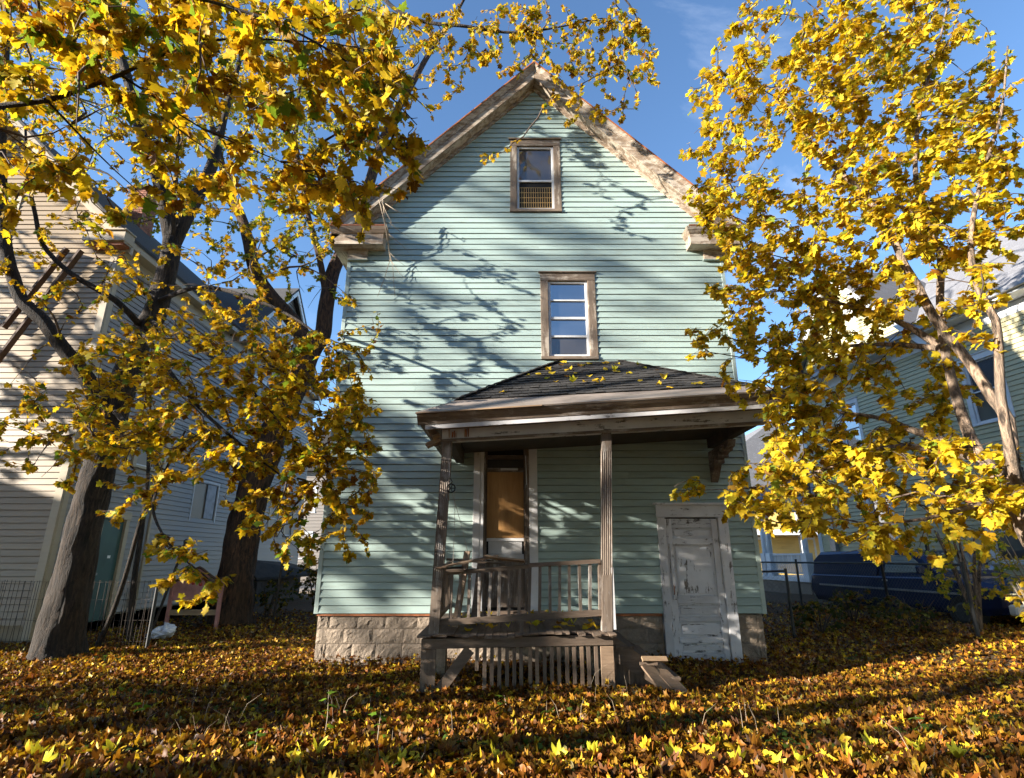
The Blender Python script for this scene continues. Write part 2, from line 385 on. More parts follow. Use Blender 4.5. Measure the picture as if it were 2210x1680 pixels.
def window(parent, P, a0, a1, z0, z1, cw, cas, frame, pane, rails=(.5,), out=.03, rec=-.035, head=.16, cap=True, fw=.045, sill=True, backing=True):
    """casing outside a0..a1, z0..z1; storm frame and panes inside"""
    c = Vector(P((a0 + a1) / 2, 0, z0)); w = empty('window', c); w.parent = parent; w.location = c - W[parent.name]
    z0s = z0 + (.06 if sill else 0)
    pbox('casing', P, a0, a0 + cw, -.02, out, z0s, z1 - head, cas[1], w)
    pbox('casing', P, a1 - cw, a1, -.02, out + .002, z0s, z1 - head, cas[1], w)
    pbox('head_casing', P, a0 - .002, a1 + .002, -.02, out + .004, z1 - head, z1, cas[0], w)
    if cap: pbox('drip_cap', P, a0 - .035, a1 + .035, -.02, out + .035, z1, z1 + .028, cas[0], w)
    if sill: pbox('sill', P, a0 - .004, a1 + .004, -.03, out + .02, z0, z0s, cas[0], w)
    i0, i1, j0, j1 = a0 + cw, a1 - cw, z0s, z1 - head
    # jamb lining
    pbox('jamb', P, i0 - .015, i0, rec - .05, -.021, j0, j1, cas[1], w, .001); pbox('jamb', P, i1, i1 + .015, rec - .05, -.021, j0, j1, cas[1], w, .001)
    k0, k1, l0, l1 = i0 + .004, i1 - .004, j0 + .004, j1 - .004
    m = MB()
    for (x0, x1, y0, y1) in ((k0, k0 + fw, l0, l1), (k1 - fw, k1, l0, l1)): 
        p, q = Vector(P(x0, rec - .02, y0)), Vector(P(x1, rec + .02, y1)); m.cbox(min(p.x, q.x), max(p.x, q.x), min(p.y, q.y), max(p.y, q.y), y0, y1, .003)
    for (y0, y1) in ((l0, l0 + fw), (l1 - fw * .8, l1)):
        p, q = Vector(P(k0 + fw, rec - .019, y0)), Vector(P(k1 - fw, rec + .019, y1)); m.cbox(min(p.x, q.x), max(p.x, q.x), min(p.y, q.y), max(p.y, q.y), y0, y1, .003)
    m.build('storm_frame', frame, w)
    cuts = [l0 + fw] + [lerp(l0, l1, r if not hasattr(r, '__len__') else r[0]) for r in rails] + [l1 - fw * .8]
    for i, r in enumerate(rails):
        th = .018 if not hasattr(r, '__len__') else r[1]; zz = cuts[i + 1]
        pbox('sash_rail', P, k0 + fw, k1 - fw, rec - .015, rec + .016, zz - th, zz + th, frame, w, .002)
    pl = pane if isinstance(pane, (list, tuple)) else [pane] * (len(cuts) - 1)
    for i in range(len(cuts) - 1):
        pbox('pane', P, k0 + fw - .002, k1 - fw + .002, rec - .028, rec - .022, cuts[i] + .002, cuts[i + 1] - .002, pl[i], w, .001)
    if backing: pbox('backing', P, i0 - .02, i1 + .02, rec - .12, rec - .06, j0 - .05, j1 + .05, M['dark'], w)
    return w

# ------------------------------------------------------------------ the green house
D = 9.54; HC = 0.47; HL, HR = -3.16, 4.07; HB = 21.5
house = empty('house', (HC, D, 0)); tag(house, 'abandoned pale green clapboard house with steep gable and sagging porch', 'house')
PF = lambda a, o, z: (a, D - o, z)
PEAK = 11.62; SIDB = 0.72; FH = .38
soff = lambda x: PEAK - FH - abs(x - HC)
def span_f(z):
    h = PEAK - FH - z
    if h <= 0: return None
    return (max(HL, HC - h), min(HR, HC + h))
# facade wall (backing) with the boards as its children
wall = MB().sweep([(HL, D + .16, .3), (HR, D + .16, .3), (HR, D + .16, soff(HR)), (HC, D + .16, PEAK - FH), (HL, D + .16, soff(HL))],
                  [(HL, D + .3, .3), (HR, D + .3, .3), (HR, D + .3, soff(HR)), (HC, D + .3, PEAK - FH), (HL, D + .3, soff(HL))]).build('facade_wall', M['mint'], house)
def hz(a0, a1, z0, z1): return (a0 + .012, a1 - .012, z0 + .06, z1 - .06)
def fx(u, v): return at(u, v, D).x
def fz(v): return at(1105, v, D).z
AW = (fx(1101, 380), fx(1210, 380), fz(459), fz(304))
MW = (fx(1167, 680), fx(1287, 680), fz(777), fz(591))
PD = (fx(1021.5, 1080), fx(1160, 1080), .70, fz(948))
BD = (2.43, 3.62, 0.0, 2.46)
siding(wall, PF, SIDB, PEAK - FH, .12, span_f, [hz(*AW), hz(*MW), (PD[0] + .01, PD[1] - .01, .5, PD[3] - .03), (BD[0] + .01, BD[1] - .01, -1, BD[3] - .05)], M['mint'])
for x0, x1 in ((HL - .02, HL + .05), (HR - .05, HR + .02)):
    box('corner_board', x0, x1, D - .022, D + .1, SIDB - .01, soff(HL) - .02, M['mint_trim'], house)
# side and back walls
for xs, sg in ((HL, -1), (HR, 1)):
    PS = (lambda a, o, z, xs=xs, sg=sg: (xs + sg * o, a, z))
    w2 = box('side_wall', *(sorted((xs, xs - sg * .1))), D + .302, HB, .3, soff(HL), M['mint'], house)
    siding(w2, PS, SIDB, soff(HL), .12, lambda z: (D + .1, HB), [], M['mint'], joint=.0, seg=1)
raw('back_wall', [(HL, HB, .3), (HR, HB, .3), (HR, HB, soff(HR)), (HC, HB, PEAK - FH), (HL, HB, soff(HL)),
                  (HL, HB + .1, .3), (HR, HB + .1, .3), (HR, HB + .1, soff(HR)), (HC, HB + .1, PEAK - FH), (HL, HB + .1, soff(HL))],
    [(0, 1, 2, 3, 4), (9, 8, 7, 6, 5), (0, 5, 6, 1), (1, 6, 7, 2), (2, 7, 8, 3), (3, 8, 9, 4), (4, 9, 5, 0)], M['mint'], house)
# rock-faced foundation blocks
found = box('foundation', HL + .05, HR - .05, D + .10, HB - .05, -.4, .7, M['mortar'], house)
def rockblock(x0, x1, z0, z1, y, parent, P=None):
    n, k = 9, 5; V = []; ph = [random.uniform(0, 6) for _ in range(6)]
    for j in range(k + 1):
        for i in range(n + 1):
            e = min(i, n - i, j, k - j)
            d = 0 if e == 0 else .003 + .010 * max(0, math.sin(ph[0] + i * .8 + 1.3 * math.sin(j * .9 + ph[1]))) + random.uniform(0, .006)
            x = lerp(x0, x1, i / n) + (random.uniform(-.02, .02) if e else 0); z = lerp(z0, z1, j / k) + (random.uniform(-.015, .015) if e else 0)
            V.append((x, y - d, z))
    nb = len(V); V += [(x0, y + .1, z0), (x1, y + .1, z0), (x1, y + .1, z1), (x0, y + .1, z1)]
    F = [(j * (n + 1) + i, j * (n + 1) + i + 1, (j + 1) * (n + 1) + i + 1, (j + 1) * (n + 1) + i) for j in range(k) for i in range(n)]
    c0, c1, c2, c3 = 0, n, k * (n + 1) + n, k * (n + 1)
    F += [tuple([nb, nb + 1] + list(range(c1, c0 - 1, -1))), tuple([nb + 2, nb + 3] + list(range(c3, c2 + 1)))]
    F += [tuple([nb + 3, nb] + [j * (n + 1) for j in range(k + 1)]), tuple([nb + 1, nb + 2] + [j * (n + 1) + n for j in range(k, -1, -1)])]
    raw('stone_block', V, F, M['stone'], parent)
for r in range(4):
    z0 = -.16 + r * .215; x = HL + .04 - (r % 2) * .22
    while x < BD[0] - .02:
        x1 = min(x + random.uniform(.38, .52), BD[0] - .01)
        a = max(x, HL + .04)
        if x1 - a > .08: rockblock(a, x1 - .005, z0, z0 + .210, D + .03, found)
        x = x1
    x = BD[1] + .01
    while x < HR - .06:
        x1 = min(x + .3, HR - .04); rockblock(x, x1 - .005, z0, z0 + .210, D + .03, found); x = x1
box('sill_board', HL + .03, BD[0] - .02, D - .004, D + .1, SIDB - .045, SIDB - .004, M['rustX'], house)
# roof planes
OV = .28; EX = .30
def roof_slab(name, sx, mt):
    xe = HC + sx * (HC - HL + EX + .0); ze = PEAK - abs(xe - HC)
    pts = [(HC, PEAK), (xe, ze), (xe, ze - .05), (HC, PEAK - .05)]
    if sx < 0: pts = pts[::-1]
    MB().sweep([(x, D - OV - .02, z) for x, z in pts], [(x, HB + .3, z) for x, z in pts]).build(name, mt, house)
roof_slab('roof', -1, M['roof']); roof_slab('roof', 1, M['roof'])
# rake trim: rusty drip edge, crown, fascia, soffit (each side its own board)
def rake(name, sx, prof, mt, inset=0.0, ext=EX):
    """prof: loop of (y, dz) below the roof top line"""
    xe = HC + sx * (HC - HL + ext); x0 = HC + sx * .002
    L0 = [(x0, y, PEAK - dz) for y, dz in prof]; L1 = [(xe, y, PEAK - abs(xe - HC) - dz) for y, dz in prof]
    if sx > 0: L0, L1 = L1, L0
    MB().sweep(L0, L1).build(name, mt, house)
F0 = D - OV
for sx in (-1, 1):
    rake('drip_edge', sx, [(F0 - .075, -.012), (F0 + .1, -.012), (F0 + .1, .018), (F0 - .075, .022)], M['rustX'])
    rake('crown_moulding', sx, [(F0 - .06, .024), (F0 + .05, .024), (F0 + .05, .17), (F0 - .012, .17), (F0 - .018, .13), (F0 - .05, .07)], M['peelX'])
    rake('rake_fascia', sx, [(F0, .174), (F0 + .03, .174), (F0 + .03, .375), (F0, .375)], M['peelX'])
    rake('rake_soffit', sx, [(F0 + .032, .35), (D + .05, .35), (D + .05, .378), (F0 + .032, .378)], M['peelX'])
    rake('rake_frieze', sx, [(D - .05, .38), (D + .02, .38), (D + .02, .47), (D - .05, .47)], M['peelX'], ext=-.0)
    # cornice return
    xa, xb = HC + sx * 2.93, HC + sx * (HC - HL + EX)
    rx0, rx1 = min(xa, xb), max(xa, xb)
    box('return_cap', rx0 - .02, rx1 + .03, F0 - .07, D + .02, 7.63, 7.665, M['rustX'], house)
    V = []
    for (o_, z) in ((.07, 7.625), (.055, 7.57), (.02, 7.51), (.0, 7.49), (.0, 7.28)):
        V.append((o_, z))
    m = MB(); n = len(V)
    L0 = [(rx0 - (V[i][0] if sx > 0 else 0), F0 - V[i][0], V[i][1]) for i in range(n)]; L1 = [(rx1 + (V[i][0] if sx < 0 else 0), F0 - V[i][0], V[i][1]) for i in range(n)]
    vv = L0 + L1 + [(p[0], D + .01, p[2]) for p in L0] + [(p[0], D + .01, p[2]) for p in L1]
    ff = []
    for i in range(n - 1):
        ff += [(i + 1, n + i + 1, n + i, i), (2 * n + i, 2 * n + i + 1, i + 1, i), (n + i, n + i + 1, 3 * n + i + 1, 3 * n + i)]
    ff += [(0, n, 3 * n, 2 * n), (n - 1, 3 * n - 1, 4 * n - 1, 2 * n - 1)]
    m.add(vv, ff).build('cornice_return', M['peelX'], house)
    cx0, cx1 = (HL - .015, HL + .36) if sx < 0 else (HR - .36, HR + .015)
    box('frieze_block', cx0, cx1, D - .06, D + .02, 7.08, 7.277, M['peelX'], house)
    box('frieze_moulding', cx0 + (.0 if sx < 0 else -.02), cx1 + (.02 if sx < 0 else 0), D - .075, D + .02, 7.06, 7.078, M['mint_trim'], house)
    # eave box along the side
    ex0, ex1 = (HL - EX, HL) if sx < 0 else (HR, HR + EX)
    box('eave', ex0, ex1, D + .03, HB, 7.30, 7.60, M['peelY'], house)
# side bay seen past the right corner
PB = lambda a, o, z: (HR + .9 + o, a, z)
box('side_bay', HR + .11, HR + .55, 12.2, 15.2, .3, 6.35, M['mint'], house)
m = MB().sweep([(HR + .02, 11.85, 6.95), (HR + .85, 11.85, 6.62), (HR + .85, 11.85, 6.42), (HR + .02, 11.85, 6.42)], [(HR + .02, 15.4, 6.95), (HR + .85, 15.4, 6.62), (HR + .85, 15.4, 6.42), (HR + .02, 15.4, 6.42)])
m.build('bay_roof', M['gutter'], house)

# windows of the facade
aw = window(house, PF, *AW, .135, (M['caseX'], M['caseZ']), M['alu'], [M['dark'], M['glassdim']], rails=((.455, .022),), out=.026, rec=-.03, head=.15)
# wire grille in the lower sash
g = MB(); i0, i1 = AW[0] + .19, AW[1] - .19; j0, j1 = AW[2] + .12, AW[2] + .12 + .47
for k in range(15):
    x = lerp(i0, i1, k / 14); g.box(x - .0045, x + .0045, D + .020, D + .027, j0, j1)
for k in range(5):
    z = lerp(j0, j1, k / 4); g.box(i0, i1, D + .014, D + .020, z - .004, z + .004)
g.build('wire_grille', M['wire'], aw)
mw = window(house, PF, *MW, .145, (M['caseX'], M['caseZ']), M['alu'], [M['glassdim'], M['glass'], M['glass'], M['glass']], rails=((.265, .02), (.505, .024), (.745, .014)), out=.026, rec=-.03, head=.16)

# boarded porch door
c = Vector((0.35, D, .7)); door = empty('front_door', c); door.parent = house; door.location = c - W[house.name]
x0, x1, zb, zt = PD
box('door_casing', x0, x0 + .115, D - .03, D + .05, zb, zt - .17, M['whiteZ'], door)
box('door_casing', x0 + .117, x0 + .175, D - .022, D + .05, zb, zt - .17, M['whiteZ'], door)
box('door_casing', x1 - .14, x1, D - .03, D + .05, zb, zt - .17, M['whiteZ'], door)
box('door_casing', x1 - .185, x1 - .142, D - .022, D + .05, zb, zt - .17, M['oldpZ'], door)
box('head_casing', x0 - .01, x1 + .01, D - .034, D + .05, zt - .168, zt + .02, M['oldpX'], door)
dx0, dx1 = x0 + .20, x1 - .215; yr = D + .085
box('door_jamb', x0 + .176, dx0, D - .01, D + .12, zb, zt - .17, M['oldpZ'], door)
box('door_jamb', dx1, x1 - .186, D - .01, D + .12, zb, zt - .17, M['oldpZ'], door)
zp0, zp1 = fz(1161), fz(1018)
box('plywood_panel', dx0 + .03, dx1 - .02, yr - .012, yr + .01, zp0, zp1, M['ply'], door)
box('door_stile', dx0, dx0 + .028, yr - .006, yr + .03, zb + .06, zt - .17, M['oldpZ'], door)
box('door_stile', dx1 - .018, dx1, yr - .006, yr + .03, zb + .06, zt - .17, M['oldpZ'], door)
box('top_rail', dx0 + .03, dx1 - .02, yr - .008, yr + .03, zp1 + .005, zp1 + .075, M['oldpX'], door)
box('transom_bar', dx0 + .03, dx1 - .02, yr - .008, yr + .03, fz(990), fz(981), M['oldpX'], door)
box('transom_pane', dx0 + .03, dx1 - .02, yr + .004, yr + .01, zp1 + .078, fz(991), M['glassdim'], door)
box('upper_pane', dx0 + .03, dx1 - .02, yr + .004, yr + .01, fz(980), zt - .172, M['dark'], door)
box('lock_rail', dx0 + .03, dx1 - .02, yr - .008, yr + .03, zp0 - .055, zp0 - .004, M['whiteX'], door)
zq = fz(1196)
box('bottom_panel', dx0 + .06, dx1 - .05, yr + .008, yr + .02, zq, zp0 - .057, M['whiteX'], door)
box('mid_rail', dx0 + .03, dx1 - .02, yr - .008, yr + .03, zq - .09, zq - .003, M['whiteX'], door)
box('kick_panel', dx0 + .03, dx1 - .02, yr + .004, yr + .02, zb + .10, zq - .092, M['oldpZ'], door)
box('threshold', x0 + .05, x1 - .05, D - .06, D + .12, zb - .02, zb + .05, M['oldX'], door)
box('door_closer', dx0 + .26, dx0 + .56, yr - .045, yr - .012, zp1 + .03, zp1 + .065, M['alu'], door)
box('backing', x0 + .1, x1 - .1, D + .125, D + .155, zb, zt, M['dark'], door)
MB().tube([(x1 - .2, D - .03, zt - .3), (x1 - .19, D - .05, zt - .55), (x1 - .185, D - .03, zt - .8)], .008, 5).build('torn_strip', M['alu'], door)

# basement door
c = Vector((3.0, D, 0)); bd = empty('basement_door', c); bd.parent = house; bd.location = c - W[house.name]
x0, x1, zt = BD[0], BD[1], BD[3]
box('door_casing', x0, x0 + .13, D - .035, D + .08, -.02, 2.22, M['flakeZ'], bd)
box('door_casing', x1 - .165, x1, D - .035, D + .08, -.08, 2.22, M['flakeZ'], bd)
box('head_casing', x0 - .005, x1 + .005, D - .038, D + .08, 2.222, 2.42, M['flakeX'], bd)
box('drip_cap', x0 - .05, x1 + .05, D - .085, D + .08, 2.422, 2.46, M['flakeX'], bd)
a, b = x0 + .138, x1 - .172; ys = D + .03
def bx_(n, x0_, x1_, z0_, z1_, y0_=ys - .02, m_='flakeX'): box(n, x0_, x1_, y0_, ys + .02, z0_, z1_, M[m_], bd, .003)
bx_('stile', a, a + .11, .02, 2.20, m_='flakeZ'); bx_('stile', b - .10, b, .02, 2.20, m_='flakeZ')
rows = [(2.05, 2.20), (1.78, 1.88), (.86, .98), (.60, .66), (.28, .36), (.02, .13)]
for (p, q) in rows: bx_('rail', a + .112, b - .102, p, q)
pan = [(1.88, 2.05), (.98, 1.78), (.66, .86), (.36, .60), (.13, .28)]
for i, (p, q) in enumerate(pan):
    bx_('door_panel', a + .112, b - .102, p + .002, q - .002, ys + .004, 'flakeZ' if i == 1 else 'flakeX')
    bx_('panel_moulding', a + .112, b - .102, q - .022, q - .004, ys - .012)
    bx_('raised_panel', a + .15, b - .14, p + .04, q - .045, ys - .006, 'flakeZ' if i == 1 else 'flakeX')
box('latch_board', a + .045, a + .10, ys - .04, ys - .021, .92, 1.80, M['flakeZ'], bd)
MB().tube([(a + .06, ys - .03, 1.0), (a + .06, ys - .07, 1.02), (a + .06, ys - .07, 1.12), (a + .06, ys - .03, 1.14)], .008, 6).build('door_pull', M['rustX'], bd)
box('backing', x0 + .05, x1 - .05, ys + .05, ys + .09, 0, 2.4, M['dark'], bd)

# ------------------------------------------------------------------ porch (part of the house)
c = Vector((.1, 7.5, 0)); porch = empty('porch', c); porch.parent = house; porch.location = c - W[house.name]
TI = .0575
shp = lambda x: TI * (x + .96)          # whole porch sags to the left
FY = 7.40
# deck skirt, deck boards
d0, d1 = -1.11, 1.24
shd = lambda x: .02 * (x + 1.1)
box('skirt_board', d0, d1, FY - .035, FY, .51, .625, M['oldX'], porch, sh=shd)
box('rim_board', d0, d0 + .04, FY + .002, D - .05, .49, .62, M['oldY'], porch)
box('rim_board', d1 - .04, d1, FY + .002, D - .05, .53, .66, M['oldY'], porch)
x = d0 - .05; k = 0
while x < d1 + .02:
    wd = random.uniform(.082, .094)
    zz = .635 + shd(x) + random.uniform(-.006, .006) + .02 * math.sin(k * .45)
    yf = FY - .075 + random.uniform(-.03, .03) + (.12 if random.random() < .12 else 0)
    MB().add([(x, yf, zz), (x + wd, yf, zz), (x + wd, D - .03, zz + .05), (x, D - .03, zz + .05), (x, yf, zz + .026), (x + wd, yf + random.uniform(-.02, .02), zz + .026), (x + wd, D - .03, zz + .076), (x, D - .03, zz + .076)],
             [(3, 2, 1, 0), (4, 5, 6, 7), (0, 1, 5, 4), (1, 2, 6, 5), (2, 3, 7, 6), (3, 0, 4, 7)]).build('deck_board', M['oldY'], porch)
    x += wd + .006; k += 1
# posts: square top and base, fluted shaft
def post(b, t, w):
    b, t = Vector(b), Vector(t); m = MB(); n = 10; L = []
    def ring(f, flute, s=1.0):
        c_ = b.lerp(t, f); r = []
        h = w / 2 * s
        for sd in range(4):
            for i in range(n):
                u = -h + 2 * h * i / n; dep = (.007 if (i % 2 == 1 and flute) else 0)
                x_, y_ = [(u, -h + dep), (h - dep, u), (-u, h - dep), (-h + dep, -u)][sd]
                r.append(c_ + Vector((x_, y_, 0)))
        return r
    secs = [(0, 0), (.26, 0), (.275, 1), (.5, 1), (.72, 1), (.885, 1), (.90, 0), (1, 0)]
    N = 4 * n; rings = [ring(f, fl) for f, fl in secs]
    vv = [p for r_ in rings for p in r_]
    ff = [(i * N + k, i * N + (k + 1) % N, (i + 1) * N + (k + 1) % N, (i + 1) * N + k) for i in range(len(secs) - 1) for k in range(N)]
    ff += [tuple(range(N))[::-1], tuple((len(secs) - 1) * N + k for k in range(N))]
    m.add(vv, ff); return m
post((-.975, 7.5, .66), (-.885, 7.5, 3.10), .128).build('post', M['oldpZ'], porch)
post((1.185, 7.5, .70), (1.30, 7.5, 3.225), .128).build('post', M['oldpZ'], porch)
box('flaking_board', 1.265, 1.30, 7.44, 7.47, .72, 1.46, M['whiteZ'], porch)
# railing
shr = lambda x: .055 * (x + .9)
MB().beam((-.90, 7.5, .80), (1.13, 7.5, .80 + .115), .05, .075).build('bottom_rail', M['oldX'], porch)
MB().beam((.22, 7.5, 1.485), (1.14, 7.5, 1.535), .085, .05).build('top_rail', M['oldX'], porch)
MB().beam((-.84, 7.52, 1.385), (.24, 7.5, 1.475), .08, .045, twist=.12).build('top_rail', M['oldX'], porch)
for k, uc in enumerate((285, 335, 385, 440, 497, 550, 607, 663, 718, 775, 832, 887, 942, 1000, 1055, 1108)):
    X = at((1000 + uc * .4525) / 1.1606, 1290, 7.5).x
    z0 = .82 + shr(X); z1 = 1.395 + .07 * (X + .8) + (0 if X > .2 else random.uniform(-.03, .01))
    MB().beam((X + random.uniform(-.006, .006), 7.5, z0), (X + random.uniform(-.008, .008) + .012, 7.495, z1), .036, .036, up=(0, 1, 0), twist=random.uniform(-.12, .12)).build('baluster', M['oldpZ'], porch)
MB().beam((.12, 7.5, .66), (.12, 7.5, .82), .045, .045, up=(0, 1, 0)).build('rail_foot', M['oldZ'], porch)
# left side rail going back to the wall
MB().beam((-.98, 7.6, .82), (-1.0, D - .02, .86), .05, .07).build('side_rail', M['oldY'], porch)
MB().beam((-.98, 7.6, 1.40), (-1.0, D - .02, 1.50), .07, .045).build('side_rail', M['oldY'], porch)
for k in range(9):
    Y = 7.75 + k * .19
    MB().beam((-.985, Y, .85), (-.985 + random.uniform(-.03, .03), Y, 1.42), .036, .036, up=(0, 1, 0)).build('baluster', M['oldZ'], porch)
# under-deck: corner boards, brace, slats
box('corner_board', d0, d0 + .185, FY - .026, FY - .001, -.1, .508, M['oldZ'], porch)
box('corner_board', d1 - .16, d1, FY - .026, FY - .001, -.1, .545, M['tan'], porch)
MB().beam((-.52, FY + .02, .50), (-.93, FY + .02, -.02), .03, .13, up=(1, 0, 0)).build('diagonal_brace', M['oldX'], porch)
for k, uc in enumerate((430, 473, 513, 555, 597, 637, 675, 725, 763, 805, 845, 885, 930, 970, 1012, 1050, 1092)):
    X = at((1000 + uc * .4525) / 1.1606, 1440, FY).x
    zb_ = -.08 if k else .27
    box('lattice_slat', X - .023, X + .023, FY - .018, FY - .002, zb_, .51 + shd(X) - .004, M['tan' if k in (7, 8, 14) else 'oldZ'], porch, .002, None)
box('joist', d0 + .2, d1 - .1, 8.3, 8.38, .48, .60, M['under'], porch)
for xx in (d0 + .1, d1 - .1): box('pier', xx - .09, xx + .09, 8.4, 8.6, -.1, .5, M['stone'], porch)
# stairs on the right: stringer boards, treads, fallen boards
m = MB().sweep([(1.25, FY + .12, .66), (1.25, FY + .12, .36), (2.05, FY + .12, -.08), (2.32, FY + .12, -.08)], [(1.25, FY + .16, .66), (1.25, FY + .16, .36), (2.05, FY + .16, -.08), (2.32, FY + .16, -.08)])
m.build('stair_stringer', M['oldX'], porch)
MB().sweep([(1.25, 8.7, .70), (1.25, 8.7, .36), (2.2, 8.7, -.08), (2.5, 8.7, -.08)], [(1.25, 8.74, .70), (1.25, 8.74, .36), (2.2, 8.74, -.08), (2.5, 8.74, -.08)]).build('stair_stringer', M['oldX'], porch)
for k, (xx, zz) in enumerate(((1.40, .50), (1.68, .32), (1.95, .15))):
    MB().beam((xx, FY + .08, zz + .01), (xx + .03, 8.72, zz + .03), .22, .035).build('stair_tread', M['oldY'], porch)
MB().sweep([(1.26, FY + .165, .52), (1.26, FY + .165, -.08), (2.02, FY + .165, -.08)], [(1.26, FY + .185, .52), (1.26, FY + .185, -.08), (2.02, FY + .185, -.08)]).build('stair_side', M['oldZ'], porch)
# beam, soffit, fascia, apron
bL, bR = -.96, 3.53
box('beam', bL, bR, 7.43, 7.58, 3.095, 3.325, M['flakeX'], porch, .006, shp)
box('beam_lip', bL - .01, bR + .01, 7.415, 7.428, 3.085, 3.125, M['oldpX'], porch, .003, shp)
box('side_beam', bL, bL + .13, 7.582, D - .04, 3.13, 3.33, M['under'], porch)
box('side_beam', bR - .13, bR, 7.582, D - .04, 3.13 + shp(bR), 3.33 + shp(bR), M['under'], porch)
eL, eR, eY, eZ = -1.275, 3.80, 7.06, 3.40
she = lambda x: (3.725 - 3.40) / (eR - eL) * (x - eL)
def front_mould(name, prof, mt, l=eL, r=eR):
    L0 = [(l, y, z + she(l)) for y, z in prof]; L1 = [(r, y, z + she(r)) for y, z in prof]
    MB().sweep(L1, L0).build(name, mt, porch)
front_mould('crown_moulding', [(7.07, 3.385), (7.2, 3.385), (7.2, 3.262), (7.165, 3.262), (7.15, 3.30), (7.10, 3.35)], M['oldpX'], eL + .02, eR - .02)
front_mould('eave_edge', [(7.05, 3.392), (7.06, 3.412), (7.10, 3.412), (7.10, 3.389)], M['fresh'], eL + .01, .4)
front_mould('fascia', [(7.175, 3.26), (7.2, 3.26), (7.2, 3.20), (7.175, 3.20)], M['flakeX'], eL + .12, eR - .05)
front_mould('soffit', [(7.2, 3.262), (7.43, 3.262), (7.43, 3.237), (7.2, 3.237)], M['oldX'], eL + .15, eR - .06)
# side eaves
def side_mould(name, x0_, x1_, mt, dz):
    MB().box(min(x0_, x1_), max(x0_, x1_), 7.21, D - .03, 3.26 + dz, 3.385 + dz).build(name, mt, porch)
side_mould('side_fascia', eL + .05, eL + .10, M['oldpY'], 0.004); side_mould('side_fascia', eR - .10, eR - .05, M['oldpY'], she(eR))
box('side_soffit', eL + .102, bL - .004, 7.44, D - .03, 3.27, 3.29, M['oldY'], porch); box('side_soffit', bR + .004, eR - .102, 7.44, D - .03, 3.27 + she(eR), 3.29 + she(eR), M['oldY'], porch)
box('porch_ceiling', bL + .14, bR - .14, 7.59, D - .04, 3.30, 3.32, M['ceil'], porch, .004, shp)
# knee bracket at the right end and the broken one at the left
MB().sweep([(3.40, 9.5, 3.32), (3.40, 8.55, 3.36), (3.40, 8.62, 3.26), (3.40, 9.2, 3.12), (3.40, 9.42, 2.86), (3.40, 9.5, 2.80)], [(3.52, 9.5, 3.32), (3.52, 8.55, 3.36), (3.52, 8.62, 3.26), (3.52, 9.2, 3.12), (3.52, 9.42, 2.86), (3.52, 9.5, 2.80)]).build('bracket', M['oldpY'], porch)
for k in range(3): box('bracket_block', 3.36, 3.54, 8.75 + k * .2, 8.86 + k * .2, 3.215 - k * .07, 3.26 - k * .07 + .04, M['oldpY'], porch)
MB().beam((-1.10, 7.45, 3.25), (-1.02, 7.5, 3.05), .06, .10, twist=.4).build('broken_bracket', M['oldZ'], porch)
MB().beam((-1.16, 7.42, 3.03), (-1.0, 7.48, 3.13), .05, .07, twist=-.5).build('broken_bracket', M['fresh'], porch)
MB().beam((-1.09, 7.44, 3.15), (-1.0, 7.46, 3.2), .07, .05, twist=.9).build('broken_bracket', M['fresh'], porch)
# splintered patches on the beam's left end
for k in range(9):
    X = -.86 + k * .034 + random.uniform(-.01, .01); h = random.uniform(.05, .15)
    if k in (4, 5): continue
    MB().beam((X, 7.424, 3.14 + shp(X)), (X + random.uniform(-.01, .01), 7.421, 3.14 + h + shp(X)), random.uniform(.008, .02), .007, up=(0, 1, 0)).build('splinter', M['fresh'] if k % 3 == 0 else M['rustX'], porch)
# metal apron (built-in gutter) on three sides, then shingles on the hip
aY, aZ = 7.52, 3.70
aLx, aRx = -.80, 3.42
sha = lambda x: .052 * (x - aLx)
tL, tR, tz = .80, 1.99, 4.985
AL, AR = Vector((aLx, aY, aZ)), Vector((aRx, aY, aZ + sha(aRx)))
EL, ER = Vector((eL, eY, eZ + .01)), Vector((eR, eY, eZ + .01 + she(eR)))
def slab(name, quad, mt, th=.02):
    q = [Vector(p) for p in quad]; n = (q[1] - q[0]).cross(q[2] - q[0]).normalized()
    if n.z < 0: n = -n
    lo = [p - n * th for p in q]; k = len(q)
    MB().add(q + lo, [tuple(range(k)), tuple(range(2 * k - 1, k - 1, -1))] + [(i, k + i, k + (i + 1) % k, (i + 1) % k) for i in range(k)]).build(name, mt, porch)
ELb, ERb = Vector((eL, D - .02, eZ + .01)), Vector((eR, D - .02, eZ + .01 + she(eR)))
ALb, ARb = Vector((aLx, D - .02, aZ)), Vector((aRx, D - .02, aZ + sha(aRx)))
slab('gutter_apron', [EL, ER, AR, AL], M['apron']); slab('gutter_apron', [ELb, EL, AL, ALb], M['apron']); slab('gutter_apron', [ER, ERb, ARb, AR], M['apron'])
TL, TR = Vector((tL, D - .02, tz)), Vector((tR, D - .02, tz + .01))
dn = Vector((0, 0, .03))
slab('roof_deck', [AL - dn, AR - dn, TR - dn, TL - dn], M['under']); slab('roof_deck', [ALb - dn, AL - dn, TL - dn], M['under'], .018); slab('roof_deck', [AR - dn, ARb - dn, TR - dn], M['under'], .018)
allsh = []
